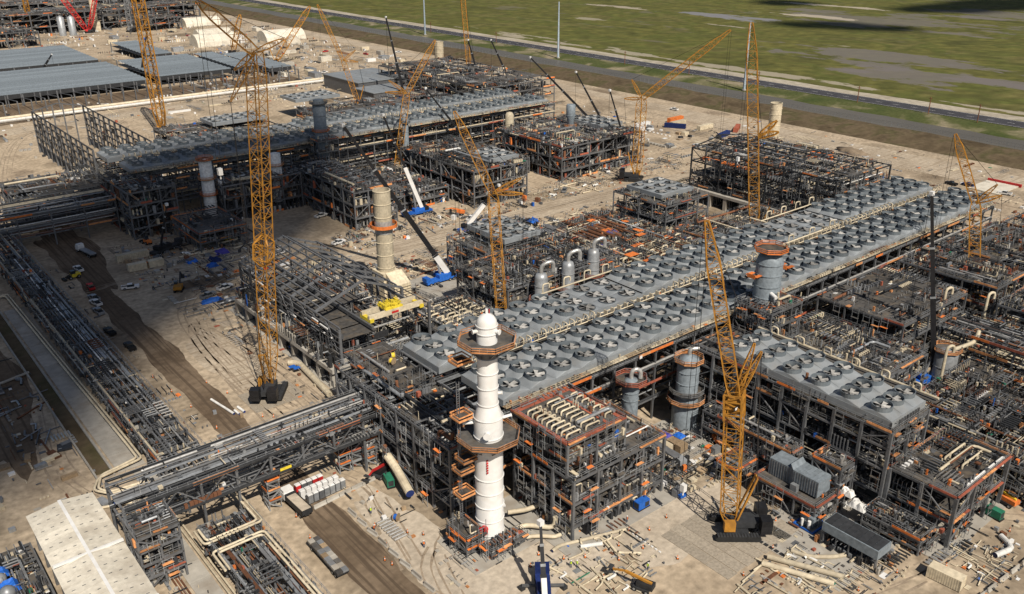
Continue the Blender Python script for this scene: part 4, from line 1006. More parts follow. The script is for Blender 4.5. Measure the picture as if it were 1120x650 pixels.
vessel('silver_drum', 'short silver drum under an orange platform in the far yard', 234, 328, [(2.6, 0), (2.6, 9), (2, 10), (.1, 10.4)], 'galv', [(4, 2.6), (7, 2.6)], [(11.6, 3.4, .3, 8, 'orange'), (1.5, 3.6, 2.6, 8, 'cream')])
vessel('grey_vessel', 'grey column on the far module roof with wrapped neck', 304, 326, [(1.7, 0), (1.7, 20), (2.3, 21), (2.3, 27), (2.0, 27.4)], 'slate', [(22, 2.3)], [(16.6, 3.4, 1.7, 8, 'plank')])
vessel('grey_vessel', 'slim grey column in front of the far fan bank', 221, 349, [(1.4, 0), (1.4, 29), (.8, 30), (.1, 30.2)], 'slate', [(22, 1.4)], [(26, 2.4, 1.4, 8, 'steel')])

# ------------------------------------------------------------------ simpler open frames for the distance
def far_module(name, label, cat, xs, ys, lv, seed, k='steel', floor=.6, dens=.12, brace=.3, orange=.12, group=None, w=MIXD, top_dens=None, npipe=6, col=.5, big=1.6, base=0):
    R = random.Random(seed); x0, x1, y0, y1 = xs[0], xs[-1], ys[0], ys[-1]
    t = T(name, label, cat, ((x0+x1)/2, (y0+y1)/2, base), group)
    for x in xs:
        for y in ys:
            if x in (x0, x1) or y in (y0, y1): bx(t, 'column', k, x-col/2, y-col/2, base, x+col/2, y+col/2, lv[-1])
    for z in lv:
        mb = MB()
        for y in ys: mb.box(x0-.2, y-.2, z-.6, x1+.2, y+.2, z-.004)
        for x in xs: mb.box(x-.19, y0-.2, z-.59, x+.19, y1+.2, z-.01)
        build(mb, 'beam_grid', k, t)
        for xa, xb in zip(xs[:-1], xs[1:]):
            for ya, yb in zip(ys[:-1], ys[1:]):
                if R.random() < floor: bx(t, 'floor_panel', 'grating', xa+.05, ya+.05, z, xb-.05, yb-.05, z+.09)
    zz = [base]+list(lv)
    for (za, zb) in zip(zz[:-1], zz[1:]):
        for xa, xb in zip(xs[:-1], xs[1:]):
            if R.random() < brace: bm(t, 'brace', k, (xa, y0, za), (xb, y0, zb-.5), .3)
        for ya, yb in zip(ys[:-1], ys[1:]):
            if R.random() < brace: bm(t, 'brace', k, (x0, ya, za), (x0, yb, zb-.5), .3)
    mb = MB(); A = (x1-x0)*(y1-y0)
    for i, z in enumerate(zz):
        last = i == len(zz)-1; d = dens if not last or top_dens is None else top_dens; hm = 1.8 if last else zz[i+1]-z-.7
        fittings(mb, R, x0+.5, x1-.5, y0+.3, y1-.3, z+.07, int(A*d), hm, w, big)
        n = int(((x1-x0)+(y1-y0))*d*5)
        fittings(mb, R, x0+.3, x1-.3, y0-.2, y0+2, z+.07, n//2, hm, w, big*.8); fittings(mb, R, x0-.2, x0+2, y0+.3, y1-.3, z+.07, n//2, hm, w, big*.8)
        for (a0, a1, ax) in ((x0, x1, 'x'), (y0, y1, 'y')):
            p = a0
            while p < a1-2:
                s = R.uniform(4, 10); q = min(a1, p+s)
                if R.random() < orange:
                    m = R.choice([5, 7, 10])
                    if ax == 'x': mb.box(p, y0-.35, z+.1, q, y0-.25, z+.9, m)
                    else: mb.box(x0-.35, p, z+.1, x0-.25, q, z+.9, m)
                p += s
    build(mb, 'fittings', MIX, t, 'stuff')
    for _ in range(npipe):
        i = R.randrange(len(zz)); z = zz[i]
        pipe(t, rand_pipe(R, x0+.5, x0+(x1-x0)*.6, y0+.5, y0+(y1-y0)*.6, z+.5, z+2), R.uniform(.25, .55), R.choices(PIPEK, (5, 5, 4, 4, 3, 2, 1))[0], 6)
    return t
far_module('process_module', 'long grey-floored module in front of the far fan bank', 'steel module', lin(163, 182, 3), lin(297, 349, 6), [5, 10, 15.5], 301, dens=.3, floor=.7, brace=.5, npipe=16, orange=.15, top_dens=.35)
bend_rows('rows of grey bends on the long grey-floored far module', 165, 303, 3, 12, 5.4, 3.4, 15.6, 3.2, 'steel', .26, 1.2)
far_module('process_module', 'tall dark module in the middle of the far yard with open stair end', 'steel module', lin(216, 245, 4), lin(290, 346, 7), [5, 10, 16], 302, dens=.3, brace=.55, npipe=16, orange=.12, top_dens=.4)
cooler_bank('small nine-fan cooler roof on the tall dark far module', 228, 3, 4.6, 292, 3, 6.0, 19.0, lows=((0, 99),))
far_module('process_module', 'wide dark module with grey column at the right of the far yard', 'steel module', lin(272, 325, 6), lin(297, 347, 6), [5, 10.5, 16], 303, dens=.3, brace=.45, npipe=16, orange=.2, top_dens=.4)
cooler_bank('small cooler roof on the wide dark far module', 311, 3, 5.2, 312, 4, 5.2, 18.2, lows=((0, 99),))
far_module('process_module', 'steel framework beyond the far fan bank below the cream stack', 'steel module', lin(335, 395, 6), lin(440, 560, 9), [6, 11, 16], 304, dens=.07, brace=.3, floor=.3, npipe=10, orange=.1)
far_module('process_module', 'low equipment module with blue covers behind the far fan bank', 'steel module', lin(150, 206, 5), lin(444, 486, 4), [5, 10], 305, dens=.15, w=[20, 20, 14, 8, 8, 6, 6, 2, 2, 8, 3, 5, .3, 2], npipe=12)
cooler_bank('small cooler roof behind the shaded end of the far fan bank', 172, 5, 6, 458, 3, 6, 14.5, lows=((0, 99),))
far_module('process_module', 'low module by the grey flat roofs in the distance', 'steel module', lin(235, 330, 7), lin(440, 490, 4), [5, 9], 306, dens=.14, npipe=12)
cooler_bank('small cooler roof near the distant twin-arm crane', 240, 5, 6, 500, 3, 7, 12, lows=((0, 99),))
t = T('flat_roof_building', 'pair of flat blue-grey roofs in the distance beside the far crane', 'building', (330, 560, 0))
for (a, b, c_, d, h) in ((306, 540, 350, 590, 9), (300, 510, 330, 536, 7)):
    bx(t, 'wall', 'steel', a+.5, b+.5, 0, c_-.5, d-.5, h)
    n = int((c_-a)/6)
    for i in range(n): bx(t, 'roof_panel', 'deck_grey', a+i*6, b, h, a+i*6+5.9, d, h+.4)
# structures in the cloud shadow at the left end of the far rack
far_module('process_module', 'shaded steel tower at the left end of the far rack', 'steel module', lin(92, 110, 3), lin(342, 378, 4), [4.5, 9, 13.5, 18.6], 307, dens=.25, brace=.6, npipe=14, orange=.15)
module('platform', 'low shaded platform with bright orange barriers in the left yard', 'platform', lin(106, 124, 3), lin(311, 338, 4), [4, 7.4], 308, col=.4, brace=.3, orange=.95, guard='orange', npipe=12, dens=.25, floor=.6, top_dens=.12, scaf=.1)
pipe_rack('long shaded pipe rack running to the left picture edge', -120, 91, 356, 378, [5, 9, 13], 18, 2, 309, 'x', 8, dens=.05, orange=.12)
far_module('process_module', 'shaded steel structure behind the left rack near the open frame', 'steel module', lin(60, 96, 4), lin(378, 408, 3), [5, 10, 14], 310, dens=.15, brace=.4, npipe=8)
module('scaffold', 'shaded scaffold round the foot of the dark column before the far fans', 'scaffold', lin(178, 188, 2), lin(353, 362, 2), [6, 12, 18, 23], 314, col=.35, brace=.6, orange=.3, npipe=6, dens=.5, floor=.5)
far_module('process_module', 'dim structure under the far fans between the wrapped columns', 'steel module', lin(128, 162, 4), lin(340, 350.5, 2), [5, 10, 15], 311, dens=.3, brace=.5, npipe=10, orange=.25)
far_module('process_module', 'pipework beneath the front of the far fans, right half', 'steel module', lin(248, 270, 3), lin(318, 350, 4), [4, 8], 312, dens=.3, npipe=14)
far_module('process_module', 'low pipework between the long module and the silver drums', 'steel module', lin(184, 214, 4), lin(306, 350, 4), [3.5, 7], 313, dens=.3, npipe=20, w=MIXW)
# open far frame at the upper left
t = T('open_frame', 'bare unroofed steel frame at the upper left beyond the fans', 'building frame', (111.5, 462, 0))
ys = lin(408, 514, 12)
for y in ys:
    for x in (99, 124): bx(t, 'column', 'steel', x-.4, y-.4, 0, x+.4, y+.4, 21.5)
for x in (99, 124):
    for z in (5, 8.3, 11.6, 14.9, 18.2, 21.2): bx(t, 'girt', 'steel_dark', x-.3, 408, z, x+.3, 514, z+.4)
    for i in range(12): bm(t, 'brace', 'steel_dark', (x, ys[i], 0 if i % 2 else 21), (x, ys[i+1], 21 if i % 2 else 0), .4)
    for i in range(11):
        for z in (8.3, 14.9): bx(t, 'bay_panel', 'steel_dark', x-.1, ys[i]+1, z+.5, x+.1, ys[i+1]-2.5, z+2.6) if (i*3+int(z)) % 4 == 0 else None
for x in lin(99, 124, 5): bx(t, 'gable_post', 'steel', x-.3, 513.7, 0, x+.3, 514.3, 21.5+2.6*(1-abs(x-111.5)/12.5))
bm(t, 'rafter', 'steel', (99, 514, 21.5), (111.5, 514, 24.2), .5); bm(t, 'rafter', 'steel', (124, 514, 21.5), (111.5, 514, 24.2), .5)
mb = MB(); fittings(mb, random.Random(9), 98, 125, 404, 470, .1, 420, 5, MIXW, 1.6); build(mb, 'fittings', MIX, t, 'stuff')

# ------------------------------------------------------------------ left pipe rack, bridge rack and rack tower
pipe_rack('long low pipe rack running up the left side of the dark haul road', 44, 53, 172, 330, [3, 6], 26, 1, 401, 'y', 7, dens=.28, orange=.3, pw=(2, 4, 6, 8, 4, 2, 1))
pipe_rack('shaded continuation of the low pipe rack near the left edge', 44, 53, 331, 420, [3, 6], 14, 1, 402, 'y', 6, dens=.14)
t = pipe_rack('pipe bridge crossing over the haul road to the rack tower', 30, 88, 151, 161.5, [9.4, 13.4], 8, 1, 403, 'x', 12, dens=.2, orange=.15, rmax=.3, pw=(0, 2, 4, 9, 9, .6, 0))
for o in list(t.children):
    if o.name.startswith('column'):
        wx = o.location.x + t.location.x
        if 54 < wx < 76: o.scale.z = 4.8; o.location.z = 11.3
for y in (150.4, 162.1):
    xs = lin(30, 88, 12)
    bx(t, 'chord', 'steel_dark', 30, y-.2, 13.6, 88, y+.2, 14.1); bx(t, 'chord', 'steel_dark', 30, y-.2, 8.7, 88, y+.2, 9.2)
    for i in range(12): bm(t, 'diagonal', 'steel', (xs[i], y, 9.2 if i % 2 else 13.6), (xs[i+1], y, 13.6 if i % 2 else 9.2), .22)
bx(t, 'sign_plate', 'safety_yellow', 60.5, 150.05, 9.3, 63, 150.16, 9.9)
module('stair_tower', 'steel stair tower under the left end of the pipe bridge', 'stair tower', lin(29.5, 37, 2), lin(143, 151, 2), [3, 6, 9, 12], 404, col=.4, brace=.6, orange=.35, npipe=10, dens=.8, floor=.7, w=MIXD)
module('rack_tower', 'dense steel rack tower joining the pipe bridge to the nearest fan rack', 'rack tower', lin(85, 98, 3), lin(124, 170, 7), [4, 9, 13.5, 17.5], 405, col=.5, brace=.6, orange=.2, npipe=60, dens=.4, floor=.35, topfloor=.3, top_dens=.3, pw=(6, 4, 5, 6, 4, 1, 2))
module('pipe_deck', 'concrete-floored deck with cable reels at the end of the fan banks', 'deck', lin(88.5, 99.5, 2), lin(147, 172, 4), [18.6], 406, base=17.6, col=.3, brace=0, orange=.2, npipe=6, dens=.15, floor=1, topfloor=1, top_dens=.12, rails=True)
R = random.Random(31)
# scaffold towers with orange boards beneath the bridge's right end
for i, (x, y, lab) in enumerate(((77, 155, 'left orange-boarded scaffold tower under the bridge end'), (80, 154.6, 'middle orange-boarded scaffold tower under the bridge end'), (83, 153.2, 'right orange-boarded scaffold tower under the bridge end'), (59, 152.5, 'orange-boarded scaffold tower under the middle of the pipe bridge'))):
    module('scaffold_tower', lab, 'scaffold', lin(x-1.3, x+1.3, 1), lin(y-1.3, y+1.3, 1), [2.4, 4.8, 7.2], 410+i, col=.12, brace=.9, orange=1, guard='orange', npipe=0, dens=.3, floor=1, scaf=0, beams='galv', cols='galv')
# lower rack with cream expansion loops beside the haul road, bottom left
pipe_rack('low rack with grating bays beside the haul road at the bottom left', 42.5, 52.0, 92, 149, [2.4, 4.6], 10, 2, 420, 'y', 7, dens=.4, orange=.1, pw=(3, 4, 6, 8, 4, 2, 1))
for i, lab in enumerate(('upper cream expansion loop over the bottom left rack', 'lower cream expansion loop over the bottom left rack')):
    t = T('expansion_loop', lab, 'pipe', (47, 141, 4.6))
    for s in (0, .8):
        if i == 0: pipe(t, [(52.6-s, 163, 5.4), (52.6-s, 142.4+s, 5.4), (40.8+s, 142.4+s, 5.4), (40.8+s, 147.5, 5.4)], .25, 'cream', 8)
        else: pipe(t, [(41.0+s, 133, 5.4), (41.0+s, 139.4-s, 5.4), (51.4-s, 139.4-s, 5.4), (51.4-s, 92, 5.4)], .25, 'cream', 8)
t = T('rail_pipes', 'pair of long cream pipes on the concrete strip at the bottom left', 'pipe', (41.2, 120, 0))
for x in (40.8, 41.6): pipe(t, [(x, 90, .7), (x, 165, .7)], .22, 'cream')
t = T('rust_beams', 'three rusty rails lying along the concrete strip', 'rail', (34.8, 125, 0))
for x in (34.2, 34.8, 35.4): bx(t, 'rail', 'rust', x-.15, 92, 0, x+.15, 150, .3)
# cream lines beside the grey slab apron and the big square loop
t = T('ground_pipes', 'long cream pipe pair beside the grey slab apron with square loop', 'pipe', (43, 240, 0))
for s in (0, .9):
    pipe(t, [(34, 312-s, 1.0), (41.5-s, 312-s, 1.0), (43.2-s*.9, 196, 1.0), (43.2-s*.9, 187+s, 1.0), (33+s, 185+s, 1.0), (31+s, 181, 1.0), (33.5, 177.3+s, 1.0), (42.3-s, 176.3+s, 1.0), (44.6-s, 166, 1.0)], .28, 'cream')
mb = MB().tube((30.2, 174.6, .4), (38.4, 171.5, .4), .3, 10); thing1(mb, 'loose_pipe', 'cream', 'single loose cream pipe on the ground above the white roof', 'pipe', (34, 173, 0), smooth=True)

# ------------------------------------------------------------------ white-roofed shelter, bottom left
t = T('white_shelter', 'long shelter with dirty white ribbed roof at the bottom left', 'building', (22.5, 145, 0))
for x in (17.2, 28.0):
    for y in lin(118, 168.5, 8): bx(t, 'column', 'steel', x-.25, y-.25, 0, x+.25, y+.25, 7.4)
for i in range(18):
    for x0, x1, za, zb in ((16.4, 22.6, 7.5, 8.3), (22.6, 28.8, 8.3, 7.5)):
        mb = MB(); y0, y1 = 117+i*2.95, 117+(i+1)*2.95-.1
        mb.v += [(x0, y0, za), (x1, y0, zb), (x1, y1, zb), (x0, y1, za), (x0, y0, za+.12), (x1, y0, zb+.12), (x1, y1, zb+.12), (x0, y1, za+.12)]
        mb.f += [(0, 3, 2, 1), (4, 5, 6, 7), (0, 1, 5, 4), (1, 2, 6, 5), (2, 3, 7, 6), (3, 0, 4, 7)]; mb.m += [0]*6
        o = build(mb, 'roof_sheet', 'tent', t)
        for (fx) in (.22, .5, .78):
            q = fx; bx(o, 'roof_vent', 'steel', x0+(x1-x0)*q-.3, y0+1.2, za+(zb-za)*q+.13, x0+(x1-x0)*q+.3, y0+1.32, za+(zb-za)*q+.2)
bx(t, 'ridge_cap', 'white', 22.3, 117, 8.42, 22.9, 170.1, 8.52)
for y in (131, 150): bx(t, 'cross_cap', 'white', 16.5, y-.25, 8.0, 28.7, y+.25, 8.44)
bx(t, 'end_beam', 'steel', 16.6, 168.9, 6.4, 28.6, 169.2, 7.4)
for i in range(6):
    z = 1.2*i+.4; bx(t, 'side_girt', 'galv', 28.05, 118, z, 28.2, 168, z+.18)
# equipment along the left side of the shelter
far_module('equipment_row', 'row of wrapped pumps with orange boards left of the white shelter', 'equipment', lin(4, 15.5, 3), lin(126, 166, 8), [2.2, 4.2], 430, dens=.9, floor=.5, orange=.5, w=[14, 14, 20, 6, 10, 14, 8, 7, 4, 6, 4, 2, .4, 4], npipe=10, col=.25, big=1.2)
for i, (x, y) in enumerate(((8, 161), (8.5, 156.5), (9, 152), (9.3, 147.5))):
    mb = MB(); mb.lathe(x, y, [(1.0, 4.2), (1.4, 5), (1.3, 6), (.6, 6.6), (.05, 6.7)], 10); thing1(mb, 'wrapped_pump', 'galv', ['farthest', 'second farthest', 'third farthest', 'nearest'][i]+' grey wrapped pump head left of the white shelter', 'pump', (x, y, 4.2), 'wrapped pump heads left of the white shelter', smooth=True)

# ------------------------------------------------------------------ cranes
def wheel_mesh(r=.55, w=.4):
    mb = MB().tube((0, -w/2, 0), (0, w/2, 0), r, 12, 0).tube((0, -w/2-.02, 0), (0, w/2+.02, 0), r*.5, 8, 1); return mb.mesh('wheel', ['rubber', 'galv'])
WH = wheel_mesh()
def rope(t, p, q, w=.1, name='rope'): return bm(t, name, 'black', p, q, w)
def crawler_crane(label, bx_, by_, yaw, knee, tip=None, struts=(), k='yellow', w=3.0, big=True, hook=None, group=None, cw=True, ch=.3, foot=2.4, tracks=True):
    """lattice-boom crawler crane: tracks, house, counterweights, main boom to the knee, luffing jib to the tip"""
    t = T('crawler_crane', label, 'crane', (bx_, by_, 0), group)
    c_, s_ = cos(yaw), sin(yaw)
    def L(x, y, z): return (bx_+c_*x-s_*y, by_+s_*x+c_*y, z)
    def orient(x0, y0, x1, y1, z0, z1, name, kk):
        mb = MB().prism([L(x0, y0, 0)[:2], L(x1, y0, 0)[:2], L(x1, y1, 0)[:2], L(x0, y1, 0)[:2]], z0, z1); return build(mb, name, kk, t)
    if tracks:
        for sgn in (-1, 1):
            mb = MB(); n = 16; prof = [(4.6*cos(a)*(1 if abs(cos(a)) > .2 else 1), 0) for a in lin(0, 2*pi, n)]
            side = [(-4.6, .75), (-4.0, .1), (4.0, .1), (4.6, .75), (4.0, 1.35), (-4.0, 1.35)]
            a, b = sgn*3.2-.65, sgn*3.2+.65; kx = len(mb.v)
            mb.v += [L(x, a, z) for x, z in side] + [L(x, b, z) for x, z in side]
            mb.f += [tuple(range(kx, kx+6)), tuple(range(kx+6, kx+12))[::-1]] + [(kx+i, kx+6+i, kx+6+(i+1) % 6, kx+(i+1) % 6) for i in range(6)]; mb.m += [0]*8
            o = build(mb, 'track', 'rubber', t)
            m2 = MB()
            for i in range(14): x = -4+i*.6; m2.prism([L(x, a-.03, 0)[:2], L(x+.34, a-.03, 0)[:2], L(x+.34, b+.03, 0)[:2], L(x, b+.03, 0)[:2]], 1.33, 1.42)
            build(m2, 'track_shoe', 'steel_dark', o)
        orient(-2.2, -2.8, 2.2, 2.8, .5, 1.7, 'car_body', 'steel_dark')
    orient(-4.8, -1.7, 2.2, 1.7, 1.9, 3.2, 'house', 'steel_dark'); orient(.6, 1.8, 2.8, 3.0, 1.9, 4.0, 'cab', k)
    if cw:
        for sgn in (-1, 1):
            a, b = sorted((sgn*1.0, sgn*3.4))
            for i in range(5): orient(-6.6, a, -4.4, b, 1.6+i*.62, 2.18+i*.62, 'counterweight', 'black')
    f = L(1.2, 0, foot)
    build(MB().lattice(f, knee, w*.94, w*.8, ch*.56, ch*.26, (.1, .06 if tip else .14), e=(.5, .75 if tip else .3)), 'boom', k, t)
    if tip:
        build(MB().lattice(knee, tip, w*.7, w*.62, ch*.55, ch*.26, (.12, .22), e=(.8, .3)), 'jib', k, t)
    ends = []
    for sp in struts:
        build(MB().lattice(knee, sp, w*.34, w*.5, ch*.45, ch*.22, (.3, .4)), 'strut', k, t); ends.append(sp)
    back = L(-4.6, 0, 4.2)
    m_ = L(-3.2, 0, 13)
    if cw: build(MB().beam(L(0, -1, 3), L(-3.2, -.7, 13), .35).beam(L(0, 1, 3), L(-3.2, .7, 13), .35).beam(L(-3.2, -.7, 13), L(-3.2, .7, 13), .3), 'mast', k, t)
    last = m_ if cw else back
    for sgn in (-.5, .5):
        p0 = Vector(last)+Vector((s_*sgn, -c_*sgn, 0))
        rope(t, p0, ends[-1] if ends else knee, .1, 'pendant_line'); 
        if cw: rope(t, p0, back, .12, 'pendant_line')
        if tip and ends:
            rope(t, ends[0], tip, .1, 'pendant_line')
    tp = tip or knee
    h = hook if hook is not None else max(3, tp[2]*.12)
    if h < tp[2]-2:
        d = .35
        for sgn in (-d, d): rope(t, (tp[0]+sgn, tp[1]-sgn, tp[2]-.5), (tp[0]+sgn, tp[1]-sgn, h+1.2), .07, 'hoist_rope')
        build(MB().box(tp[0]-.5, tp[1]-.5, h, tp[0]+.5, tp[1]+.5, h+1.6).tube((tp[0], tp[1], h), (tp[0], tp[1], h-1), .16, 6), 'hook_block', 'white' if big else 'black', t)
    return t
toC = lambda x, y: atan2(y, x)
crawler_crane('very tall yellow lattice crane beside the gabled shelter frame, two black counterweight stacks', 79.5, 197.5, radians(52), (83.8, 192.3, 87.0), (73.8, 196.3, 98.2), [(89.8, 189.2, 89.7), (79.3, 194.2, 83.3), (77.8, 194.8, 76.5)], w=3.4, ch=.34, hook=60)
# thick splice section at mid height is part of the same crane
o = [x for x in bpy.data.objects if x.name.startswith('crawler_crane')][-1]
build(MB().lattice((81.2, 195.6, 36), (81.8, 194.9, 44), 3.7, 2.0, .3, .12, (.05, .05)), 'boom_splice', 'yellow', o)
crawler_crane('yellow lattice crane on timber mats in front of the small fan roof', 127.5, 85.5, radians(140), (125.9, 87.6, 30.0), (120.8, 93.9, 65.1), [(127.3, 85.7, 42.2), (128.2, 84.6, 40.6)], w=3.4, ch=.38, hook=8)
o = [x for x in bpy.data.objects if x.name.startswith('crawler_crane')][-1]
build(MB().lattice((126.0, 87.4, 26), (125.8, 87.8, 31.5), 3.3, 1.3, .34, .2, (.02, .02), e=(1, 1)), 'knee_section', 'yellow', o)
bm(o, 'knee_plate', 'yellow', (125.95, 87.5, 27.6), (125.88, 87.6, 30.6), 2.6, 2.6); bx(o, 'maker_plate', 'black', 123.9, 86.15, 28.7, 125.2, 86.25, 29.6); bx(o, 'maker_mark', 'white', 124.2, 86.1, 28.9, 124.9, 86.14, 29.4)
crawler_crane('yellow crane rising behind the end of the near fan bank, jib to upper left', 141.5, 176, radians(130), (138.7, 178.0, 47.5), (130.7, 183.1, 69.1), [(144.7, 173.6, 51.3), (145.1, 173.3, 47.1)], w=2.8, tracks=False, cw=False, foot=8)
crawler_crane('yellow crane with jib slanting right in front of the far fan bank', 216, 349, radians(110), (221.0, 346.2, 40.0), (232.2, 338.3, 63.1), [(214.3, 350.4, 45.9), (212.7, 351.4, 40.7)], w=3.2, ch=.4)
crawler_crane('yellow crane with long jib slanting right across the marsh', 299.7, 277.3, radians(-50), (300.9, 276.0, 37.9), (322.8, 247.2, 68.6), [(297.5, 279.6, 46.3), (295.5, 281.7, 37.7)], w=3.6, ch=.45)
crawler_crane('tall upright yellow crane in front of the dark frame building', 276, 190, radians(120), (269.6, 197.8, 79.4), None, [], w=3.9, ch=.45, hook=30)
o = [x for x in bpy.data.objects if x.name.startswith('crawler_crane')][-1]
for e in ((277.5, 188.2, 45.6), (278.2, 187.4, 41.5)): build(MB().lattice((273.4, 192.7, 39.4), e, 1.6, 2, .3, .14, (.2, .3)), 'strut', 'yellow', o)
crawler_crane('yellow crane at the right edge with short arms beside the fan bank end', 270.1, 103.6, radians(115), (267.5, 109.8, 35.3), (263.7, 117.9, 55.1), [(269.3, 105.5, 41.6), (270.0, 103.9, 38.5)], w=3.2, ch=.38)
crawler_crane('orange-yellow crane boom running off the top left behind the far fans', 165.5, 518.8, radians(100), (163.0, 519.7, 88.0), None, [], w=5.2, ch=.95)
crawler_crane('distant yellow crane with white jib beside the flat grey roofs', 291, 512.7, radians(140), (283.3, 516.9, 29.3), (271.7, 522.7, 63.4), [(290.7, 512.9, 35.3), (291.7, 512.3, 27.9)], w=3.2, ch=.5)
crawler_crane('distant yellow crane with boom slanting up right over the laydown', 327, 713, radians(-30), (356.1, 698.1, 45.1), None, [], w=4.4, ch=.8)
crawler_crane('faint tall brown-yellow crane before the berm', 390.5, 524.4, radians(120), (385.5, 528, 80), None, [], w=3.2, ch=.5)
crawler_crane('distant red crane with two booms spread in a V', 270.5, 1039, radians(170), (244, 1045.4, 52), None, [], k='red', w=5, ch=1.2)
build(MB().lattice((272, 1039, 3), (288, 1034.3, 52), 4, 4, .9, .4, (.1, .1)), 'mast_boom', 'red', [x for x in bpy.data.objects if x.name.startswith('crawler_crane')][-1])
crawler_crane('distant grey lattice crane right of the red one', 308, 1017, radians(120), (309, 1016.8, 50), None, [], k='galv', w=4.5, ch=1.2)
crawler_crane('distant orange crane left of the red one', 225, 1078, radians(120), (224, 1078.6, 50), None, [], k='yellow', w=4.5, ch=1.1)
crawler_crane('distant dark crane at the top left corner', 196, 1050, radians(150), (176, 1056, 44), None, [], k='steel_dark', w=4.5, ch=1.2)
crawler_crane('distant yellow crane by the white tents', 322, 786, radians(60), (331, 782, 34), None, [], w=4, ch=.8)

def telescopic_crane(label, x, y, tip, carrier='blue', white=.18, k='black', yaw=None, w=1.5, far=False, group=None, hook=None):
    """wheeled crane: carrier, wheels, outriggers, cab, counterweight and nested box boom"""
    yaw = yaw if yaw is not None else atan2(tip[1]-y, tip[0]-x)+.5
    t = T('telescopic_crane', label, 'crane', (x, y, 0), group)
    c_, s_ = cos(yaw), sin(yaw)
    def P2(px, py): return (x+c_*px-s_*py, y+s_*px+c_*py)
    def ob(x0, y0, x1, y1, z0, z1, name, kk): return build(MB().prism([P2(x0, y0), P2(x1, y0), P2(x1, y1), P2(x0, y1)], z0, z1), name, kk, t)
    ob(-6.5, -1.35, 7.0, 1.35, .8, 1.7, 'carrier', carrier); ob(5.6, -1.35, 7.4, 1.35, 1.7, 3.0, 'cab', carrier)
    ob(-2.8, -1.2, 2.0, 1.2, 1.7, 3.0, 'turret', carrier); ob(-4.6, -1.5, -2.8, 1.5, 1.8, 3.3, 'counterweight', 'black')
    for wx in (-5.2, -3.7, -2.2, 2.6, 4.1, 5.6):
        for sgn in (-1.25, 1.25):
            px, py = P2(wx, sgn); o = inst(WH, 'wheel', t, (px, py, .6), yaw)
    for wx in (-5.9, 3.4):
        for sgn in (-1, 1):
            a = P2(wx, 0); b = P2(wx, sgn*3.9); bm(t, 'outrigger', 'steel', (*a, .9), (*b, .9), .4); bx(t, 'outrigger_foot', 'steel_dark', b[0]-.5, b[1]-.5, 0, b[0]+.5, b[1]+.5, .75)
    f = Vector((*P2(-2.0, 0), 3.0)); tp = Vector(tip); d = tp-f
    cuts = [0, white, .45, .72, 1.0]
    for i in range(4):
        a = f+d*cuts[i]; b = f+d*cuts[i+1]; ww = w*(1-.17*i)
        bm(t, 'boom_section', 'white' if i == 0 and white > .1 else k, a, b, ww, ww*1.1)
        bm(t, 'boom_collar', 'galv' if i else k, b-d.normalized()*.5, b, ww*1.15, ww*1.25)
    bm(t, 'boom_ram', 'galv', (*P2(.8, 0), 2.4), f+d*max(.12, white*.6), .5)
    h = hook if hook is not None else tip[2]*.4
    rope(t, tip, (tip[0], tip[1], h), .09 if not far else .14, 'hoist_rope'); build(MB().box(tip[0]-.35, tip[1]-.35, h-1, tip[0]+.35, tip[1]+.35, h), 'hook_block', 'black', t)
    bx(t, 'boom_head', 'white', tip[0]-.5, tip[1]-.5, tip[2]-.4, tip[0]+.5, tip[1]+.5, tip[2]+.6)
    return t
telescopic_crane('black telescopic crane boom slanting left across the cream stack, blue carrier', 158.7, 232, (133.0, 245.9, 54.7), white=.13, w=1.9)
telescopic_crane('blue crane with white lower boom parked by the long far module', 192.9, 298.4, (182.8, 304.5, 41.8), white=.46, w=1.5)
telescopic_crane('blue crane with short boom beside the flat cooler roof module', 198.5, 268, (207.6, 262.6, 17.8), white=.55, w=1.5)
telescopic_crane('black telescopic boom slanting left over the far fan bank', 262, 350, (243.5, 364.5, 37), white=.05, w=1.4)
telescopic_crane('thin black upright boom rising beyond the far fans near the flat roofs', 318.6, 505.3, (312.1, 509.2, 54.2), white=.02, w=1.9, far=True)
telescopic_crane('black boom by the brown crane, left one of two before the berm', 385.2, 509.8, (380.1, 513.6, 34.0), white=.02, w=1.9, far=True)
telescopic_crane('black boom right of the brown crane before the berm', 402, 495.5, (392.1, 503.2, 34), white=.02, w=1.9, far=True)
telescopic_crane('long black boom leaning left beyond the far right module', 368.5, 382.5, (343.4, 403.8, 37.8), white=.02, w=1.6)
telescopic_crane('shorter black boom leaning left behind the far right module', 364.8, 366.3, (354.2, 376.3, 31.7), white=.02, w=1.5)
telescopic_crane('black boom with white base beside the shipping containers', 319.5, 301.9, (313.1, 308.4, 35.6), white=.25, w=1.4)
telescopic_crane('upright black boom with white ladder base at the right of the fans', 215.7, 91.8, (212.8, 98.0, 51.4), white=.06, w=1.5, k='black')
telescopic_crane('dark blue crane at the bottom edge with boom pointing away', 84.3, 94.6, (86.6, 98.4, 14.2), 'navy', white=.3, w=.9, yaw=radians(52), k='black', hook=9)
telescopic_crane('small shaded crane with thin upright boom in the left yard', 96.8, 322, (99.6, 321.8, 17.5), 'steel_dark', white=.02, w=.7)
telescopic_crane('distant black crane between the grey roofs', 220.4, 715.4, (226.3, 713.5, 31.5), 'steel_dark', white=.02, w=2.0, far=True)
telescopic_crane('small dark crane standing on the far grey roofs yard', 163.3, 775, (171.5, 773.7, 15.4), 'steel_dark', white=.02, w=2.0, far=True)

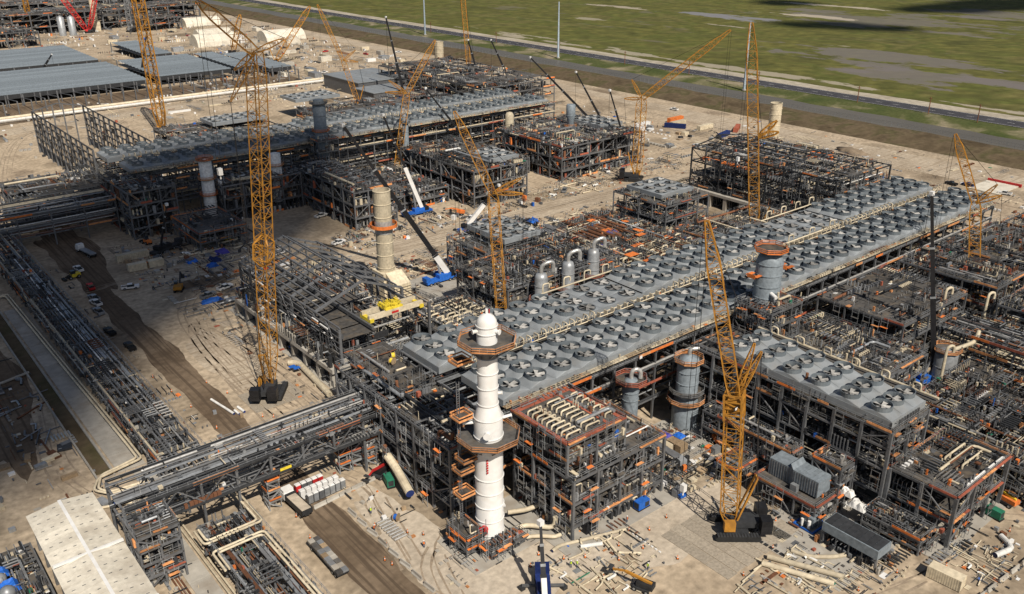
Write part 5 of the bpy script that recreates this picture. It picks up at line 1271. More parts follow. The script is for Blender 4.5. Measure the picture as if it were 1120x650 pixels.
# timber mats under the crane in front
t = T('crane_mats', 'field of timber mats under the front yellow crane', 'mats', (127, 85, 0))
for i in range(8):
    for j in range(3):
        x0 = 114.8+i*2.9; y0 = 77.0+j*5.6+(.2 if i % 2 else 0); bx(t, 'mat', 'mat_grey', x0, y0, 0, x0+2.75, y0+5.5, .08+.012*((i+j) % 3))
t = T('crane_mats', 'timber mats under the tall crane beside the shelter frame', 'mats', (79, 196, 0))
for i in range(5): bx(t, 'mat', 'mat_grey', 72.5+i*2.8, 190.5, 0, 75.1+i*2.8, 202, .09)

# ------------------------------------------------------------------ vehicles and site plant (built once each, then placed)
ORD = ['first', 'second', 'third', 'fourth', 'fifth', 'sixth', 'seventh', 'eighth', 'ninth']
def kit(*parts): return parts            # (name, mesh) pairs in local coordinates, forward = +x
def place(kit_, name, label, cat, x, y, rz=0.0, z=0.0, group=None):
    t = T(name, label, cat, (x, y, z), group, rz)
    for nm, me in kit_:
        o = bpy.data.objects.new(nm, me); COL.objects.link(o); o.parent = t
        if nm == 'corrugation': o['kind'] = 'stuff'
    return t
def box_at(*a, k='white', name='p', m=0): return MB().box(*a).mesh(name, [k])
def wheels(xs, w, r=.42, wd=.3, z=None):
    out = []
    for x in xs:
        for s in (-1, 1):
            mb = MB().tube((x, s*w-wd/2, r), (x, s*w+wd/2, r), r, 12, 0).tube((x, s*w-wd/2-.02, r), (x, s*w+wd/2+.02, r), r*.5, 8, 1); out.append(('wheel', mb.mesh('wheel', ['rubber', 'galv'])))
    return out
def pickup_kit(k):
    b = MB().box(-2.8, -.95, .45, 2.8, .95, 1.0); b.box(1.35, -.93, 1.0, 2.75, .93, 1.2)
    b.box(-2.8, -.95, 1.0, -.9, -.85, 1.3); b.box(-2.8, .85, 1.0, -.9, .95, 1.3); b.box(-2.8, -.85, 1.0, -2.7, .85, 1.3)
    c_ = MB(); q = [(-.9, 1.0), (1.35, 1.0), (.75, 1.72), (-.75, 1.78)]
    kk = len(c_.v); c_.v += [(x, -.88 if z < 1.5 else -.75, z) for x, z in q]+[(x, .88 if z < 1.5 else .75, z) for x, z in q]
    c_.f += [(0, 1, 2, 3), (7, 6, 5, 4), (0, 4, 5, 1), (1, 5, 6, 2), (2, 6, 7, 3), (3, 7, 4, 0)]; c_.m += [0]*6
    roof = MB().box(-.78, -.76, 1.76, .78, .76, 1.83)
    return kit(('body', b.mesh('body', [k])), ('cab_glass', c_.mesh('cab', ['glass'])), ('roof', roof.mesh('roof', [k])), ('bed', box_at(-2.68, -.84, .95, -.92, .84, 1.02, k='rubber')), *wheels((-1.7, 1.75), .85))
def truck_kit(k, load='soil_pile', L=6.0, side=True):
    b = MB().box(-L-.5, -.5, .8, 3.2, .5, 1.1)
    cabm = MB().box(1.0, -1.2, .9, 3.3, 1.2, 2.4); cabm.box(1.2, -1.15, 2.4, 2.9, 1.15, 3.1)
    bedm = MB().box(-L-.6, -1.25, 1.15, .6, 1.25, 1.35)
    if side:
        for s in (-1.25, 1.13): bedm.box(-L-.6, s, 1.35, .6, s+.12, 2.4)
        bedm.box(.48, -1.25, 1.35, .6, 1.25, 2.7); bedm.box(-L-.6, -1.25, 1.35, -L-.48, 1.25, 2.3)
    ld = MB().box(-L-.4, -1.1, 1.36, .4, 1.1, 2.15 if side else 1.7)
    gl = MB().box(2.9, -1.0, 2.42, 2.97, 1.0, 3.0)
    return kit(('chassis', b.mesh('chassis', ['steel_dark'])), ('cab', cabm.mesh('cab', [k])), ('windscreen', gl.mesh('glass', ['glass'])), ('bed', bedm.mesh('bed', ['steel_dark'])), ('load', ld.mesh('load', [load])), *wheels((-L+.6, -L+1.9, 2.2), 1.05, .52, .4))
def flatbed_kit():
    b = MB().box(-6.4, -1.25, 1.1, 6.4, 1.25, 1.3); out = [('deck', b.mesh('deck', ['steel_dark']))]
    R = random.Random(8)
    for i in range(9):
        for j in range(2):
            m = MB().box(-6.3+i*1.4, -1.2+j*1.22, 1.31, -5.0+i*1.4, -.05+j*1.22, 1.31+R.uniform(.35, .6)); out.append(('bundle', m.mesh('bundle', [R.choice(['grating', 'concrete', 'timber', 'galv'])])))
    return kit(*out, *wheels((-5.2, -4.0, 4.6), 1.0, .5, .4))
def excavator_kit(k='yellow'):
    tr = [('track', MB().prism([(-2, s*1.1-.3), (2, s*1.1-.3), (2, s*1.1+.3), (-2, s*1.1+.3)], .05, .85).mesh('track', ['rubber'])) for s in (-1, 1)]
    h = MB().box(-2.2, -1.3, 1.0, 1.2, 1.3, 2.2).mesh('house', [k]); c_ = MB().box(.2, .35, 2.2, 1.6, 1.3, 3.0).mesh('cab', ['glass'])
    bmm = MB().beam((1, -.3, 1.8), (4.2, -.3, 5.0), .45, .5).beam((4.2, -.3, 5.0), (6.6, -.3, 3.0), .35, .4).mesh('boom', ['steel_dark'])
    bk = MB().prism([(6.2, -.9), (7.2, -.9), (7.2, .3), (6.2, .3)], 1.9, 3.0).mesh('bucket', ['steel_dark'])
    return kit(*tr, ('house', h), ('cab', c_), ('boom', bmm), ('bucket', bk))
def lift_kit(k='orange', bk='safety_yellow', reach=6):
    b = MB().box(-1.6, -1.1, .5, 1.6, 1.1, 1.0).mesh('chassis', ['steel_dark']); h = MB().box(-2.2, -.9, 1.0, 1.0, .9, 2.0).mesh('house', [k])
    bo = MB().beam((-1.8, 0, 2.1), (reach*.6, 0, 2.8), .45, .45).beam((reach*.6, 0, 2.8), (reach, 0, 2.2), .3, .3).mesh('boom', [bk])
    ba = MB().box(reach, -.7, 1.6, reach+.9, .7, 1.7).box(reach, -.7, 2.6, reach+.9, .7, 2.68).mesh('basket', ['steel_dark'])
    return kit(('chassis', b), ('house', h), ('boom', bo), ('basket', ba), *wheels((-1.2, 1.2), 1.0, .5, .4))
def loader_kit(k='safety_yellow'):
    b = MB().box(-2.4, -.9, .7, .6, .9, 1.8).mesh('body', [k]); c_ = MB().box(-.8, -.7, 1.8, .6, .7, 2.9).mesh('cab', ['glass'])
    a = MB().beam((.4, -.6, 1.6), (2.8, -.6, .7), .25).beam((.4, .6, 1.6), (2.8, .6, .7), .25).box(2.6, -1.2, .2, 3.5, 1.2, .9).mesh('bucket_arm', ['steel_dark'])
    return kit(('body', b), ('cab', c_), ('bucket_arm', a), *wheels((-1.6, 1.2), .95, .65, .45))
def container_kit(k, L=6.06, ribs=14):
    b = MB().box(-L/2, -1.2, .15, L/2, 1.2, 2.6); out = [('shell', b.mesh('shell', [k]))]
    rb = MB()
    for i in range(ribs):
        x = -L/2+.2+i*(L-.4)/(ribs-1)
        for s in (-1.23, 1.2): rb.box(x-.08, s, .25, x+.08, s+.03, 2.5)
    out.append(('corrugation', rb.mesh('ribs', [k])))
    out += [('door', MB().box(L/2, s, .25, L/2+.05, s+1.12, 2.5).mesh('door', [k])) for s in (-1.15, .03)]
    fr = MB()
    for s in (-1, 1):
        for e in (-1, 1): fr.box(e*L/2-.07, s*1.2-.07, 0, e*L/2+.07, s*1.2+.07, 2.63)
    out.append(('corner_post', fr.mesh('posts', [k]))); return kit(*out)
def toilet_kit(k):
    return kit(('cabin', MB().box(-.55, -.55, .1, .55, .55, 2.1).mesh('cabin', [k])), ('roof', MB().box(-.58, -.58, 2.1, .58, .58, 2.2).box(-.4, -.4, 2.2, .4, .4, 2.32).mesh('roof', ['white'])), ('door', MB().box(-.42, -.6, .15, .42, -.55, 2.0).mesh('door', [k])), ('base', MB().box(-.6, -.6, 0, .6, .6, .1).mesh('base', ['rubber'])))
def barrier_kit():
    mb = MB(); pr = [(-.4, 0), (.4, 0), (.4, .1), (.16, .35), (.09, .85), (-.09, .85), (-.16, .35), (-.4, .1)]
    k = len(mb.v); mb.v += [(-1.5, y, z) for y, z in pr]+[(1.5, y, z) for y, z in pr]; n = 8
    mb.f += [tuple(range(n)), tuple(range(n, 2*n))[::-1]]+[(i, n+i, n+(i+1) % n, (i+1) % n) for i in range(n)]; mb.m += [0]*10
    return kit(('body', mb.mesh('barrier', ['concrete'])))
def cone_kit():
    return kit(('cone', MB().lathe(0, 0, [(.2, .05), (.05, .95)], 8).mesh('cone', ['orange'])), ('base', MB().box(-.26, -.26, 0, .26, .26, .06).mesh('base', ['rubber'])), ('band', MB().lathe(0, 0, [(.155, .45), (.125, .6)], 8, cap=False).mesh('band', ['white'])))
def reel_kit(k='timber', core='blue'):
    out = [('flange', MB().tube((0, s, .9), (0, s+.1, .9), .9, 16).mesh('flange', [k])) for s in (-.5, .4)]
    return kit(*out, ('cable', MB().tube((0, -.4, .9), (0, .4, .9), .62, 14).mesh('cable', [core])))
def genset_kit(k='green'):
    return kit(('housing', MB().box(-1.6, -.8, .35, 1.6, .8, 2.1).mesh('housing', [k])), ('louvre', MB().box(-1.63, -.6, .6, -1.6, .6, 1.9).box(.2, -.83, .6, 1.4, -.8, 1.7).mesh('louvre', ['steel_dark'])), ('exhaust', MB().tube((1, .3, 2.1), (1, .3, 2.6), .1, 8).mesh('ex', ['steel_dark'])), ('skid', MB().box(-1.8, -.9, 0, 1.8, .9, .35).mesh('skid', ['rubber'])))
def tower_kit():
    return kit(('trailer', MB().box(-1.2, -.7, .4, 1.2, .7, 1.5).mesh('tr', ['white'])), ('fender', MB().box(-.5, -1.0, .3, .5, 1.0, .8).mesh('fe', ['rubber'])), ('mast', MB().beam((-.9, 0, 1.5), (1.3, 0, 1.7), .2).mesh('mast', ['white'])), ('drawbar', MB().beam((1.2, 0, .5), (2.4, 0, .4), .12).mesh('db', ['steel_dark'])), *wheels((0,), .85, .35, .25))
def person_kit(vest, seed):
    """standing worker: one continuous body, hi-vis vest and helmet"""
    R = random.Random(seed); v = [(0, 0, .98), (0, 0, 1.2), (0, 0, 1.42), (0, 0, 1.54), (0, 0, 1.68), (0, .2, 1.42), (.08, .3, 1.15), (.2, .26, .95), (0, -.2, 1.42), (.03, -.3, 1.13), (.12, -.3, .9), (0, .1, .92), (.03, .12, .5), (-.03, .13, .06), (.12, .13, .04), (0, -.1, .92), (-.02, -.12, .5), (.02, -.13, .06), (.16, -.13, .04)]
    e = [(0, 1), (1, 2), (2, 3), (3, 4), (2, 5), (5, 6), (6, 7), (2, 8), (8, 9), (9, 10), (0, 11), (11, 12), (12, 13), (13, 14), (0, 15), (15, 16), (16, 17), (17, 18)]
    r = [.16, .16, .17, .07, .11, .08, .055, .045, .08, .055, .045, .1, .075, .055, .05, .1, .075, .055, .05]
    me = bpy.data.meshes.new('body'); me.from_pydata(v, e, []); me.materials.append(M['denim'])
    ob = bpy.data.objects.new('body', me); COL.objects.link(ob)
    sk = ob.modifiers.new('s', 'SKIN'); ob.modifiers.new('d', 'SUBSURF').levels = 1
    for i, rr in enumerate(r): me.skin_vertices[0].data[i].radius = (rr, rr)
    me.skin_vertices[0].data[0].use_root = True
    dg = bpy.context.evaluated_depsgraph_get(); m2 = bpy.data.meshes.new_from_object(ob.evaluated_get(dg)); bpy.data.objects.remove(ob)
    m2.materials.clear(); m2.materials.append(M['denim'])
    vst = MB().lathe(0, 0, [(.2, .98), (.21, 1.2), (.2, 1.44), (.1, 1.5)], 10).mesh('vest', [vest])
    hel = MB().lathe(0, 0, [(.15, 1.68), (.13, 1.76), (.06, 1.82)], 10).mesh('helmet', ['white']); hd = MB().lathe(0, 0, [(.06, 1.52), (.1, 1.58), (.11, 1.68), (.09, 1.72)], 10).mesh('head', ['skin'])
    return kit(('body', m2), ('vest', vst), ('helmet', hel), ('head', hd))
PK = {k: pickup_kit(k) for k in ('white', 'black', 'galv', 'red', 'navy')}
def pick(k, x, y, deg, label, g=None): place(PK[k], 'pickup_truck', label, 'pickup truck', x, y, radians(deg), group=g)
pick('white', 74.7, 293.5, -20, 'white pickup truck on the dark track in the left yard')
pick('white', 61.8, 287, 100, 'white pickup beside the left rack, upper of the line')
pick('galv', 60.5, 279.5, 95, 'silver pickup parked along the left rack')
pick('black', 58.6, 262, 95, 'black pickup parked alone beside the left rack')
pick('galv', 62.5, 291.5, 100, 'grey pickup last in the line by the left rack')
pick('white', 206, 279, 25, 'white pickup beside the low-loader in the far yard')
pick('white', 408, 156, 100, 'white pickup near the red-edged panel at the right')
pick('black', 405, 178.5, 80, 'first dark pickup parked beyond the fan bank end')
pick('navy', 408.5, 172.5, 82, 'second dark pickup beyond the fan bank end')
pick('white', 436, 372, 95, 'white pickup on the perimeter road')
pick('white', 361, 330, 20, 'white pickup among the shipping containers')
pick('red', 64.5, 302, 85, 'small red pickup on the shaded track by the rack')
pick('white', 160.5, 321.5, 12, 'white pickup in the shade behind the long module')
for i, (k, x, y, d) in enumerate((('white', 66, 322, 95), ('galv', 92, 270, 20), ('white', 99, 273, 15), ('navy', 104, 268, 10), ('white', 112, 276, 100), ('red', 118, 282, 60), ('white', 128, 292, 10), ('black', 60, 248, 92), ('white', 150, 288, 12), ('galv', 262, 284, 40), ('white', 300, 296, 70), ('white', 372, 300, 80), ('black', 380, 250, 95))):
    pick(k, x, y, d, {'white': 'white', 'galv': 'silver', 'navy': 'dark blue', 'red': 'red', 'black': 'black'}[k]+' pickup parked '+['at the top of the shaded haul road', 'left of the shelter frame', 'behind the shelter frame corner', 'between shelter frame and pale pipe pile', 'on the sand behind the shelter', 'by the excavator at the pale pipe pile', 'at the shadow edge near the pale pipe pile', 'beside the middle of the left rack', 'before the long grey-floored far module', 'before the wide dark far module', 'near the foot of the marsh-side crane', 'near the containers before the dark frame', 'right of the dark frame building'][i])
place(truck_kit('white', 'pale_sand'), 'dump_truck', 'dump truck loaded with sand on the haul road', 'truck', 62.4, 150.5, radians(92))
place(flatbed_kit(), 'flatbed_trailer', 'flatbed trailer stacked with grating bundles beside the haul road', 'trailer', 59.4, 129.5, radians(89))
place(truck_kit('white', 'galv', 8, False), 'flatbed_truck', 'pale flatbed truck on the shaded haul road', 'truck', 72.5, 340, radians(100))
place(excavator_kit(), 'excavator', 'yellow excavator in the middle of the left yard', 'excavator', 86.6, 281.5, radians(60))
place(excavator_kit(), 'excavator', 'yellow excavator by the white pipe pile', 'excavator', 122, 297, radians(170))
place(excavator_kit('steel_dark'), 'excavator', 'dark excavator in the shade behind the tall crane', 'excavator', 142, 333, radians(175))
place(loader_kit(), 'wheel_loader', 'yellow loader on the shaded dark track', 'loader', 62.5, 315.5, radians(190))
place(loader_kit(), 'wheel_loader', 'yellow loader near the orange-barrier platform', 'loader', 120, 318, radians(20))
place(loader_kit('orange'), 'wheel_loader', 'orange loader by the shaded platform', 'loader', 94, 335, radians(100))
place(lift_kit(), 'boom_lift', 'orange boom lift by the green generator at the right edge', 'boom lift', 178.8, 54.5, radians(80))
place(lift_kit('orange', 'orange'), 'boom_lift', 'orange boom lift in front of the squat grey vessel', 'boom lift', 150.5, 108.5, radians(60))
place(lift_kit('steel_dark', 'yellow'), 'boom_lift', 'yellow-armed lift at the bottom edge by the pipe laydown', 'boom lift', 100.5, 85.5, radians(110))
place(lift_kit('orange', 'orange'), 'boom_lift', 'orange lift near the blue crane in the far yard', 'boom lift', 206, 287, radians(130))
place(lift_kit('steel_dark', 'steel_dark'), 'boom_lift', 'dark lift on the sand before the dark frame building', 'boom lift', 396, 305, radians(60))
place(lift_kit('black', 'red', 4), 'boom_lift', 'black and red lift by the toilets', 'boom lift', 82.2, 147.5, radians(200))
place(genset_kit('green'), 'generator', 'green generator at the right edge', 'generator', 172.4, 54.2, radians(85))
place(genset_kit('green'), 'generator', 'green generator left of the rack tower pipe', 'generator', 82.0, 143.5, radians(75))
place(genset_kit('blue'), 'generator', 'small blue cabin beside the white column module', 'generator', 118.5, 102.6, radians(0))
place(tower_kit(), 'light_tower', 'white trailer light tower behind the front crane', 'light tower', 141.9, 101.3, radians(230))
place(container_kit('cream'), 'shipping_container', 'cream ribbed container at the bottom right', 'container', 145.6, 51, radians(95))
CK = {k: container_kit(k, 12.2, 22) for k in ('cream', 'navy', 'orange', 'redoxide', 'white')}
for k, x, y, d, lab in (('cream', 405, 342, 2, 'cream container left of the orange one'), ('orange', 412, 350, 2, 'orange container in the container group'), ('cream', 409, 325, 2, 'cream container right of the orange one'), ('redoxide', 420, 311, 30, 'dark red container at the end of the group'),
                        ('navy', 398, 338, 120, 'blue open container in the middle of the group'), ('navy', 402, 306, 15, 'long blue skip in front of the dark red container'), ('white', 385, 352, 2, 'white container at the left of the group'), ('cream', 413, 260, 88, 'cream container behind the cream stack'), ('orange', 402, 244, 92, 'long flat orange container beside the dark frame building'),
                        ('cream', 395, 362, 30, 'cream container nearest the leaning black boom')):
    place(CK[k], 'shipping_container', lab, 'container', x, y, radians(d), group='containers before the berm')
SKT = container_kit('cream', 11, 18)
place(SKT, 'site_cabin', 'long cream cabin in the shaded left yard', 'cabin', 84.5, 321.5, radians(-2)); place(container_kit('cream'), 'site_cabin', 'left cream cabin of the shaded pair', 'cabin', 82.2, 309.5, radians(-3)); place(container_kit('cream', 5), 'site_cabin', 'right cream cabin of the shaded pair', 'cabin', 88.6, 309, radians(-3))
# portable toilets: a white row in front, a mixed row behind
TK = {k: toilet_kit(k) for k in ('white', 'red', 'steel', 'galv')}
for i in range(7): place(TK['galv' if i != 2 else 'steel'], 'portable_toilet', ['leftmost grey toilet of the front row', 'second grey toilet from the left in the front row', 'dark-doored toilet in the front row', 'middle grey toilet of the front row', 'fifth grey toilet from the left in the front row', 'sixth grey toilet from the left in the front row', 'rightmost grey toilet of the front row'][i]+' by the haul road', 'toilet', 65.6+i*1.32, 148.6+.06*i, 0, group='front row of toilets')
for i in range(7): place(TK['white'], 'portable_toilet', ORD[i]+' white-roofed toilet from the left in the middle row', 'toilet', 65.0+i*1.32, 150.9, pi, group='middle row of toilets')
for i, k in enumerate(('red', 'steel', 'steel', 'red', 'red')): place(TK[k], 'portable_toilet', ['single red toilet at the left end of the back row', 'left dark toilet of the back row', 'right dark toilet of the back row', 'left of the two red toilets in the back row', 'right of the two red toilets in the back row'][i], 'toilet', 65.2+i*1.32, 153.4, 0, group='back row of toilets')
BK = barrier_kit()
for i in range(5): place(BK, 'jersey_barrier', ORD[i]+' concrete barrier from the haul road in front of the toilets', 'barrier', 66.6+i*3.15, 146.2+.25*i, radians(4), group='barriers in front of the toilets')
for i in range(9): place(BK, 'jersey_barrier', ORD[i]+' concrete barrier from the toilets along the haul road', 'barrier', 70.6-.04*i, 139.5-i*4.1, radians(92+3*(i % 3)), group='barriers along the haul road')
for i in range(6): place(BK, 'jersey_barrier', ORD[i]+' barrier from the right edge on the corner track', 'barrier', 163-i*4.2, 43.9+.25*i, radians(-4), group='barriers at the bottom right')
CO = cone_kit(); R = random.Random(55)
for i, (x, y) in enumerate([(70.5, 126), (78.1, 124.4), (68, 122.7), (68.4, 120.7), (82.6, 121.5), (98.5, 98.7), (97.2, 92.3), (88.6, 103.4), (109.1, 93.4), (128.8, 77.2), (136.5, 82), (114.3, 96.5), (84, 120), (76, 127), (72, 133), (95, 101), (103, 94), (106, 97), (111, 99), (120, 97), (92, 105), (112, 87), (100, 82), (118, 76), (131, 60), (128, 103), (130, 110), (133, 104), (126, 108), (61, 146), (60, 138), (60.5, 128), (62, 190), (61, 204), (60, 215), (59, 226), (73, 188), (75, 186), (71, 205), (69, 214), (170, 50), (174, 60), (180, 50), (141, 58), (150, 53)]):
    place(CO, 'traffic_cone', 'orange cone standing on the sand of the working area', 'cone', x, y, R.uniform(0, 3), group='orange cones about the site')
PE = [person_kit('hivis', 1), person_kit('orange', 2)]
for i, (x, y, k, lab) in enumerate(((94.4, 98.3, 0, 'left of two workers in yellow-green vests by the cream pipes'), (95.3, 97.6, 0, 'right of two workers in yellow-green vests by the cream pipes'), (105.2, 88.5, 0, 'lone worker in yellow-green vest right of the pipe laydown'), (71.0, 131.5, 1, 'worker in orange vest by the barriers'), (76.0, 121.0, 1, 'worker in orange vest on the open sand'), (112.5, 101.0, 1, 'worker in orange vest near the blue cabin'), (130.5, 106.5, 1, 'worker in orange vest in the junk-filled yard'), (73.5, 137, 0, 'worker in yellow-green vest near the cable reel'))):
    place(PE[k], 'person', lab, 'person', x, y, R.uniform(0, 6))
place(reel_kit(), 'cable_reel', 'wooden cable reel with blue wrap on the sand', 'cable reel', 76.4, 131.8, radians(30)); place(reel_kit('timber', 'safety_yellow'), 'cable_reel', 'larger yellow cable reel on the deck by the fans', 'cable reel', 96.3, 162.6, radians(70), 18.7)
place(reel_kit('timber', 'safety_yellow'), 'cable_reel', 'smaller yellow cable reel on the deck by the fans', 'cable reel', 94.6, 160.2, radians(20), 18.7)

# ------------------------------------------------------------------ pipe laydown areas
def spool_mesh(kind, L, r, k, blue=False):
    mb = MB(); P_ = {'straight': [(-L/2, 0, r), (L/2, 0, r)], 'elbow': [(-L/2, 0, r), (L/2-.2, 0, r), (L/2-.2, L*.35, r)], 'zed': [(-L/2, -L*.15, r), (0, -L*.15, r), (0, L*.15, r), (L/2, L*.15, r)], 'riser': [(-L/2, 0, r), (L/2, 0, r), (L/2, 0, r+1.2)]}[kind]
    mb.path(fillet(P_, r*3), r, 8, 0, capm=1)
    for q in (P_[0], P_[-1]): mb.lathe(q[0], q[1], [(0.01, 0)], 3, cap=False) if False else None
    me = mb.mesh('spool', [k, 'navy' if blue else 'rubber'], smooth=True); me['shape'] = {'straight': 'straight pipe', 'elbow': 'elbow pipe', 'zed': 'zigzag pipe', 'riser': 'upturned pipe'}[kind]; me['hue'] = {'cream': 'cream', 'whitewrap': 'white', 'galv': 'silver', 'rust': 'rusty', 'steel': 'grey', 'concrete': 'pale grey'}[k]; return me
SP = [spool_mesh(*a) for a in (('straight', 5, .16, 'cream'), ('elbow', 3.4, .18, 'cream'), ('zed', 3.6, .14, 'cream'), ('riser', 2.6, .2, 'cream'), ('straight', 7, .22, 'cream'), ('elbow', 2.2, .26, 'whitewrap'), ('straight', 3.2, .12, 'galv'), ('elbow', 3, .14, 'galv'))]
SPD = [spool_mesh(*a) for a in (('straight', 6, .15, 'galv'), ('straight', 8, .2, 'rust'), ('straight', 5, .12, 'steel'), ('elbow', 3, .2, 'galv'), ('zed', 4, .2, 'steel'), ('straight', 6, .25, 'concrete'))]
def laydown(x0, x1, y0, y1, n, seed, lab, set_=SP, ang=(0, 90), jit=14, s=(.7, 1.2)):
    R = random.Random(seed)
    for i in range(n):
        o = inst(R.choice(set_), 'pipe_spool', None, (R.uniform(x0, x1), R.uniform(y0, y1), .02+.1*R.random()), radians(R.choice(ang)+R.uniform(-jit, jit)), None)
        k = R.uniform(*s); o.scale = (k, k, k); d_ = max(o.data.vertices[0].co.length, .1)
        turn = 'lying lengthwise' if abs(cos(o.rotation_euler.z)) > .7 else 'lying crosswise'
        shp = o.data['shape']; lk = ('long ' if k > (s[0]+s[1])/2 else 'short ')+o.data['hue']+' '+shp
        tag(o, lk+' '+turn+' in '+lab.split(' in ')[-1], 'pipe', lab.split(' in ')[-1][:50])
laydown(90, 108, 87, 102.5, 52, 1, 'cream pipe spool in the laydown before the middle module')
laydown(114, 133, 62, 75.5, 46, 2, 'cream pipe spool in the bottom right laydown')
laydown(151, 161.5, 46, 55, 36, 3, 'thin pipe spool in the corner laydown by the container', s=(.5, .85))
laydown(100, 125, 292, 316, 46, 4, 'pale pipe spool in the pile at the edge of the shadow', s=(.8, 1.6))
laydown(150, 212, 278, 294, 30, 5, 'pipe spool in the strip before the far modules', SPD, s=(.8, 1.5))
laydown(206, 250, 246, 258, 26, 6, 'pale pipe spool in the strip behind the piping area', s=(1, 1.8))
laydown(248, 290, 272, 292, 26, 7, 'pipe spool in the yard below the wide dark far module', s=(.9, 1.6))
laydown(150, 200, 242, 256, 30, 8, 'pipe spool in the yard beside the service road', SPD+SP, s=(.8, 1.4))
laydown(22, 32, 203, 262, 30, 9, 'rusty bar in the sunken left yard', SPD, ang=(80, 20), s=(.8, 1.6))
def bigpipe(label, pts, r, k='cream', ends='navy'):
    mb = MB().path(fillet(pts, r*2.6), r, 12, 0, capm=1); thing1(mb, 'large_pipe', [k, ends], label, 'pipe', pts[0], smooth=False)
bigpipe('left one of two long cream pipes at the bottom right', [(123, 75.5, .6), (128.5, 63.5, .6)], .55); bigpipe('right one of two long cream pipes at the bottom right', [(125.4, 76.0, .6), (131.6, 63.4, .6)], .55)
bigpipe('cream pipe with gentle bend lying right of the two long ones', [(130.6, 74.2, .45), (131.6, 71, .45), (135.4, 67.8, .45), (137.6, 66.8, .45)], .42)
bigpipe('white elbow pipe with blue ends at the right corner', [(166.5, 50.2, .6), (164.6, 46.9, .6), (159.6, 48.2, .6)], .55, 'whitewrap')
bigpipe('long cream pipe bent at one end along the middle laydown', [(94.5, 103.8, .4), (96.5, 104.2, .4), (110.4, 99.4, .4)], .34)
bigpipe('thick cream pipe sloping beside the rack tower, blue end', [(84.2, 147.2, 4.6), (84.0, 143.8, 3.6), (81.8, 134.6, 2.6)], .95)
bigpipe('white pipe with blue end on the sand by the tall crane, left', [(66.3, 204, .35), (67.9, 193.4, .35)], .32, 'whitewrap'); bigpipe('short white pipe with blue end by the tall crane, right', [(70.0, 196, .35), (70.3, 192.6, .35)], .34, 'whitewrap'); bigpipe('short white pipe with blue end by the tall crane, middle', [(68.7, 195, .3), (68.9, 192.5, .3)], .28, 'whitewrap')
bigpipe('big cream pipe lying along the concrete piers of the shelter', [(90.4, 209, .9), (92.6, 207.2, .9), (90.6, 186, .9)], .8, 'cream', 'cream')
bigpipe('short fat white pipe in the middle laydown', [(99.6, 101.2, .45), (103.6, 99.2, .45)], .42, 'whitewrap'); bigpipe('zigzag cream pipe beside the middle laydown', [(105.2, 99.6, .3), (104.0, 95.6, .3), (107.6, 92.4, .3)], .26)
mb = MB(); 
for dx, dy in ((0, 0), (-.6, 1.5)): mb.box(89.4+dx, 203+dy, 1.5, 91.2+dx, 204.3+dy, 1.62)
thing1(mb, 'blue_cover', 'blue', 'blue cover over the pipe by the shelter piers', 'tarp', (90.3, 203.5, 1.4))

# crates, boxes, pallets, tarps
def tarp(x, y, z, sx, sy, k, label, seed, h=1.2):
    R = random.Random(seed); mb = MB(); n = 6
    for i in range(n+1):
        for j in range(n+1):
            e = min(i, j, n-i, n-j); mb.v.append((x+(i/n-.5)*sx, y+(j/n-.5)*sy, z+(0 if e == 0 else h*(.8+R.uniform(-.3, .3)))))
    for i in range(n):
        for j in range(n): a = i*(n+1)+j; mb.f.append((a, a+n+1, a+n+2, a+1)); mb.m.append(0)
    thing1(mb, 'tarpaulin', k, label, 'tarp', (x, y, z))
tarp(192, 197, 10.2, 5, 5, 'blue', 'crumpled blue tarp on the braced module near the hoops', 1); tarp(222, 180, 8, 6, 6, 'blue', 'large blue tarp in the piping area behind the fans', 2, 1.8); tarp(231, 178, 8, 4, 4, 'blue', 'small blue tarp in the piping area behind the fans', 3)
tarp(207, 206, 8, 5, 4, 'purple', 'purple tarp on pipes behind the fans', 4); tarp(221, 214, 8, 5, 3, 'purple', 'purple sheet beside orange scaffold behind the fans', 5)
tarp(184, 79, .2, 6, 5, 'blue', 'blue canopy behind the small fan roof end', 6, 2.2); tarp(252, 75, 17.2, 11, 8, 'whitewrap', 'large white sheet over pipework at the right', 7, 1.5)
tarp(149, 71.5, 3.7, 2.5, 4, 'whitewrap', 'crumpled white sheet on the silver pipe skid', 8); tarp(150.5, 75, 4.2, 2.0, 3, 'whitewrap', 'white sheet hanging below the stair tower', 9); tarp(141, 116.5, 2.2, 2.4, 3.0, 'purple', 'purple cover on the crate row below the fans', 10, .5); tarp(143.5, 114, 2.2, 2.4, 2.6, 'blue', 'blue cover on the crate row below the fans', 11, .5)
tarp(8, 158.8, 5.0, 5, 3.2, 'blue', 'upper blue sheet among the wrapped pumps', 12); tarp(9, 153.5, 5.0, 4.5, 3.2, 'blue', 'lower blue sheet among the wrapped pumps', 13)
tarp(100, 305, .1, 4, 4, 'blue', 'blue tarp in the shaded left yard', 14); tarp(107, 301, .1, 4, 5, 'navy', 'dark blue tarp heap near the pale pipe pile', 15); tarp(104, 296, .1, 4, 3, 'blue', 'light blue tarp near the pale pipe pile', 16); tarp(112, 307, .1, 5, 4, 'purple', 'purple and white heap in the left yard', 17)
tarp(91.5, 266, .1, 7, 3, 'blue', 'blue sheeted bundle near the tall crane boom', 18, .9); tarp(97, 262.5, .1, 5, 4, 'galv', 'grey sheeted bundle near the shelter frame', 19, .9); tarp(104.8, 104.6, .1, 3.2, 2.6, 'black', 'black sheeted heap under the module corner', 20, 1.8)
tarp(172, 246, .1, 4, 3, 'blue', 'blue sheet in the strip by the braced module', 21); tarp(161, 238, .1, 3, 3, 'blue', 'blue sheet at the back corner of the braced module', 22); tarp(196, 229, 14.2, 4, 4, 'blue', 'blue sheet on top of the braced module', 23)
